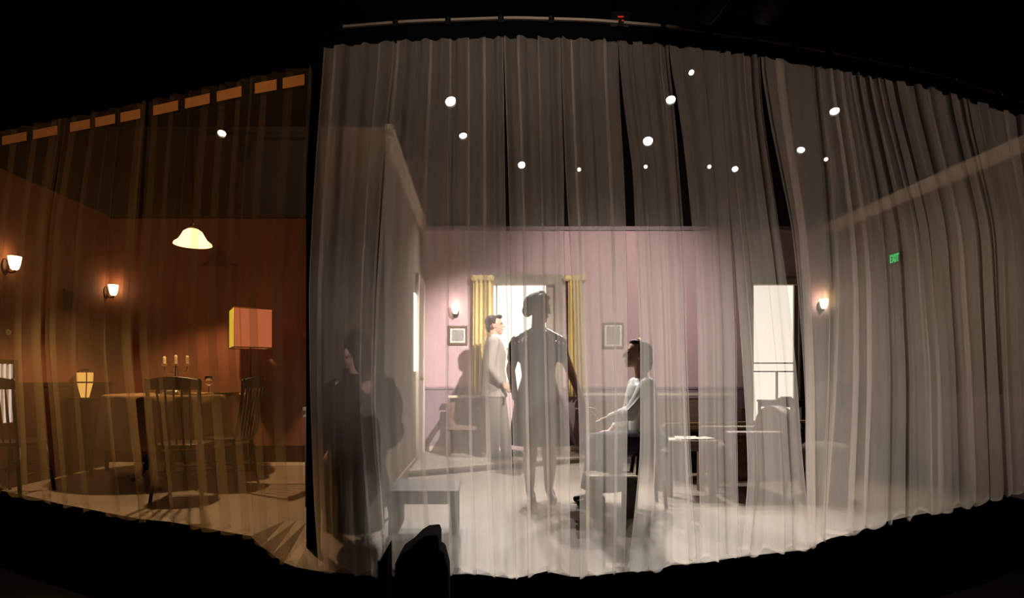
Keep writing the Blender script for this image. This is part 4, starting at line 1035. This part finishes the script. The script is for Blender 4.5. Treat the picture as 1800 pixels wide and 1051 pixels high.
b = MB(); b.ell(V2(0.06, 0, 0.52), (0.17, 0.2, 0.10)); b.chain([V2(0.05, -0.06, 0.50), V2(-0.36, -0.07, 0.48)], [0.11, 0.085]); b.chain([V2(0.05, 0.06, 0.50), V2(-0.36, 0.07, 0.48)], [0.11, 0.085])
b.loft([(V2(-0.29, 0, 0.13), 0.17, 0.2), (V2(-0.28, 0, 0.3), 0.15, 0.18), (V2(-0.26, 0, 0.5), 0.14, 0.15)])
b.build('skirt', 'navy_skirt', girl, remesh=0.012, relax=3)
b = MB(); b.ell(P(0, -0.03, 0.035), (0.085, 0.092, 0.088), M); b.ell(P(0, -0.085, -0.05), (0.07, 0.05, 0.09), M); b.chain([P(-0.07, -0.02, 0.03), P(-0.075, -0.05, -0.09)], [0.03, 0.025]); b.chain([P(0.07, -0.02, 0.03), P(0.075, -0.05, -0.09)], [0.03, 0.025]); b.ell(P(0, 0.035, 0.095), (0.055, 0.04, 0.025), M)
b.build('hair', 'brown_hair', girl, remesh=0.009, relax=2)
b = MB(); pts = [P(0.088 * math.cos(a), 0.005, 0.03 + 0.098 * math.sin(a)) for a in [PI * i / 14 for i in range(15)]]; b.tube(pts, 0.009, 8); b.build('headband', 'gold_band', girl, smooth=True)
for s in (-1, 1):
    b = MB(); b.chain([V2(-0.32, s * 0.07, 0.06), V2(-0.48, s * 0.08, 0.03)], [0.04, 0.028]); b.cap(V2(-0.3, s * 0.07, 0.05), V2(-0.3, s * 0.07, 0.015), 0.022, 0.014); b.build('shoe', 'black_leather', girl, remesh=0.008, relax=1)
st = empty('stool', (1.31, SY, 0), 'dark wooden stool under the seated woman in white', 'stool')
MB().lathe([(0.17, 0.40), (0.18, 0.415), (0.17, 0.43)], (1.31, SY, 0), 24).build('seat', 'dark_wood', st)
for a in (PI / 4, 3 * PI / 4, 5 * PI / 4, 7 * PI / 4): MB().tube([(1.31 + 0.11 * math.cos(a), SY + 0.11 * math.sin(a), 0.40), (1.31 + 0.17 * math.cos(a), SY + 0.17 * math.sin(a), 0)], [0.018, 0.014], 8).build('leg', 'dark_wood', st, smooth=True)

# --- man in the cream suit
MX, MY, MZ = 0.165, 6.72, 0.06
V3 = lambda x, y, z: Vector((MX + x, MY + y, MZ + z))
b = MB()
P, M = head(b, V3(0.0, 0, 1.565), (0.97, -0.1, 0.1), 1.02)
b.cap(V3(-0.02, 0, 1.38), V3(-0.01, 0, 1.52), 0.058, 0.054); b.cap(V3(-0.02, -0.17, 1.36), V3(-0.02, 0.17, 1.36), 0.055); b.ell(V3(0, 0, 1.2), (0.11, 0.17, 0.2)); b.ell(V3(0, 0, 0.95), (0.105, 0.15, 0.16))
b.chain([V3(-0.02, -0.205, 1.35), V3(-0.06, -0.24, 1.07), V3(0.09, -0.2, 0.88)], [0.05, 0.042, 0.03]); hand(b, V3(0.09, -0.2, 0.88), (0.75, 0.2, -0.7), (0.3, -1, 0.3), 1.0, 0.6, -1)
b.chain([V3(-0.02, 0.205, 1.35), V3(-0.02, 0.24, 1.07), V3(0.1, 0.18, 0.88)], [0.05, 0.042, 0.03]); hand(b, V3(0.1, 0.18, 0.88), (0.7, -0.2, -0.7), (0.3, 1, 0.3), 1.0, 0.6, 1)
for s, fx in ((-1, -0.02), (1, 0.14)): b.chain([V3(0, s * 0.09, 0.88), V3(fx * 0.6, s * 0.1, 0.48), V3(fx, s * 0.1, 0.08)], [0.09, 0.06, 0.04]); b.cap(V3(fx, s * 0.1, 0.05), V3(fx + 0.16, s * 0.11, 0.035), 0.035, 0.03)
man = b.build('person', 'skin', None, off=(MX, MY, MZ), remesh=0.009, relax=2)
tag(man, 'man in a cream suit with dark hair, standing in profile before the french window', 'person')
face(P, M, man, 1.02)
b = MB(); b.loft([(V3(0.0, 0, 0.72), 0.155, 0.20), (V3(0.0, 0, 0.9), 0.14, 0.185), (V3(0, 0, 1.05), 0.128, 0.175), (V3(0, 0, 1.22), 0.14, 0.20), (V3(-0.01, 0, 1.34), 0.115, 0.225), (V3(-0.02, 0, 1.43), 0.07, 0.09)])
b.chain([V3(-0.02, -0.205, 1.35), V3(-0.06, -0.245, 1.07), V3(0.06, -0.21, 0.905)], [0.072, 0.06, 0.048]); b.chain([V3(-0.02, 0.205, 1.35), V3(-0.02, 0.245, 1.07), V3(0.07, 0.19, 0.905)], [0.072, 0.06, 0.048])
b.build('jacket', 'cream_suit', man, remesh=0.012, relax=3)
b = MB(); b.loft([(V3(0.045, 0, 0.95), 0.10, 0.09), (V3(0.055, 0, 1.15), 0.105, 0.09), (V3(0.04, 0, 1.36), 0.09, 0.07), (V3(0.0, 0, 1.455), 0.068, 0.066)]); b.build('shirt', 'white_shirt', man, remesh=0.011, relax=2)
b = MB()
for s, fx in ((-1, -0.02), (1, 0.14)): b.chain([V3(0, s * 0.085, 0.88), V3(fx * 0.6, s * 0.1, 0.48), V3(fx, s * 0.1, 0.09)], [0.115, 0.085, 0.07])
b.build('trousers', 'grey_trousers', man, remesh=0.012, relax=3)
b = MB(); b.ell(P(0, -0.025, 0.045), (0.083, 0.092, 0.082), M); b.ell(P(0, -0.07, -0.01), (0.07, 0.04, 0.07), M); b.ell(P(0, 0.055, 0.092), (0.06, 0.045, 0.028), M)
for s in (-1, 1): b.cap(P(s * 0.073, 0.0, 0.05), P(s * 0.076, 0.005, 0.0), 0.016, 0.01)
b.build('hair', 'dark_hair', man, remesh=0.009, relax=1)
for s, fx in ((-1, -0.02), (1, 0.14)):
    b = MB(); b.chain([V3(fx - 0.03, s * 0.1, 0.05), V3(fx + 0.1, s * 0.108, 0.045), V3(fx + 0.19, s * 0.112, 0.03)], [0.045, 0.042, 0.03]); b.build('shoe', 'black_leather', man, remesh=0.009, relax=1)

# --- dark coated figure seated by the divider
DXc, DYc = -0.80, 3.63
V4 = lambda x, y, z: Vector((DXc + x, DYc + y, z))
b = MB()
P, M = head(b, V4(0.0, 0.0, 1.17), (-0.75, 0.55, -0.1))
b.cap(V4(0.02, 0, 0.97), V4(0.01, 0, 1.1), 0.055, 0.05); b.cap(V4(-0.13, 0.06, 0.93), V4(0.13, -0.06, 0.93), 0.055); b.ell(V4(0, 0, 0.82), (0.15, 0.11, 0.18)); b.ell(V4(0, 0, 0.55), (0.15, 0.13, 0.14))
b.chain([V4(0.16, -0.07, 0.92), V4(0.16, -0.05, 0.66), V4(0.0, 0.12, 0.55)], [0.045, 0.04, 0.027]); hand(b, V4(0.0, 0.12, 0.55), (-1, 0.3, -0.1), (0, 0, 1), 0.95, 0.5, 1)
b.chain([V4(-0.16, 0.07, 0.92), V4(-0.2, 0.08, 0.66), V4(-0.12, 0.16, 0.55)], [0.045, 0.04, 0.027]); hand(b, V4(-0.12, 0.16, 0.55), (-0.8, 0.5, -0.2), (0, 0, 1), 0.95, 0.5, -1)
for s in (-1, 1): b.chain([V4(s * 0.08, 0, 0.5), V4(s * 0.08 - 0.12, 0.18, 0.45), V4(s * 0.08 - 0.1, 0.18, 0.08), V4(s * 0.08 - 0.15, 0.24, 0.035)], [0.085, 0.06, 0.035, 0.028])
seat = b.build('person', 'skin', None, off=(DXc, DYc, 0), remesh=0.009, relax=2)
tag(seat, 'dark figure in a long brown coat seated at the left, back to the curtain', 'person')
face(P, M, seat)
b = MB()
b.loft([(V4(-0.02, 0.04, 0.03), 0.2, 0.17), (V4(-0.01, 0.04, 0.3), 0.19, 0.17), (V4(0, 0.02, 0.5), 0.18, 0.16), (V4(0, 0, 0.72), 0.16, 0.13), (V4(0, 0, 0.88), 0.18, 0.12), (V4(0, 0, 0.96), 0.12, 0.085), (V4(0.01, 0, 1.03), 0.065, 0.065)])
b.chain([V4(0.16, -0.06, 0.92), V4(0.17, -0.05, 0.66), V4(0.03, 0.1, 0.57)], [0.068, 0.06, 0.045]); b.chain([V4(-0.16, 0.06, 0.92), V4(-0.2, 0.07, 0.66), V4(-0.13, 0.13, 0.57)], [0.068, 0.06, 0.045])
b.build('coat', 'brown_coat', seat, remesh=0.012, relax=3)
b = MB(); b.ell(P(0, -0.025, 0.035), (0.086, 0.096, 0.09), M); b.ell(P(0, -0.07, -0.06), (0.075, 0.05, 0.10), M); b.ell(P(0.0, -0.02, 0.12), (0.04, 0.05, 0.025), M); b.build('hair', 'dark_hair', seat, remesh=0.009, relax=2)
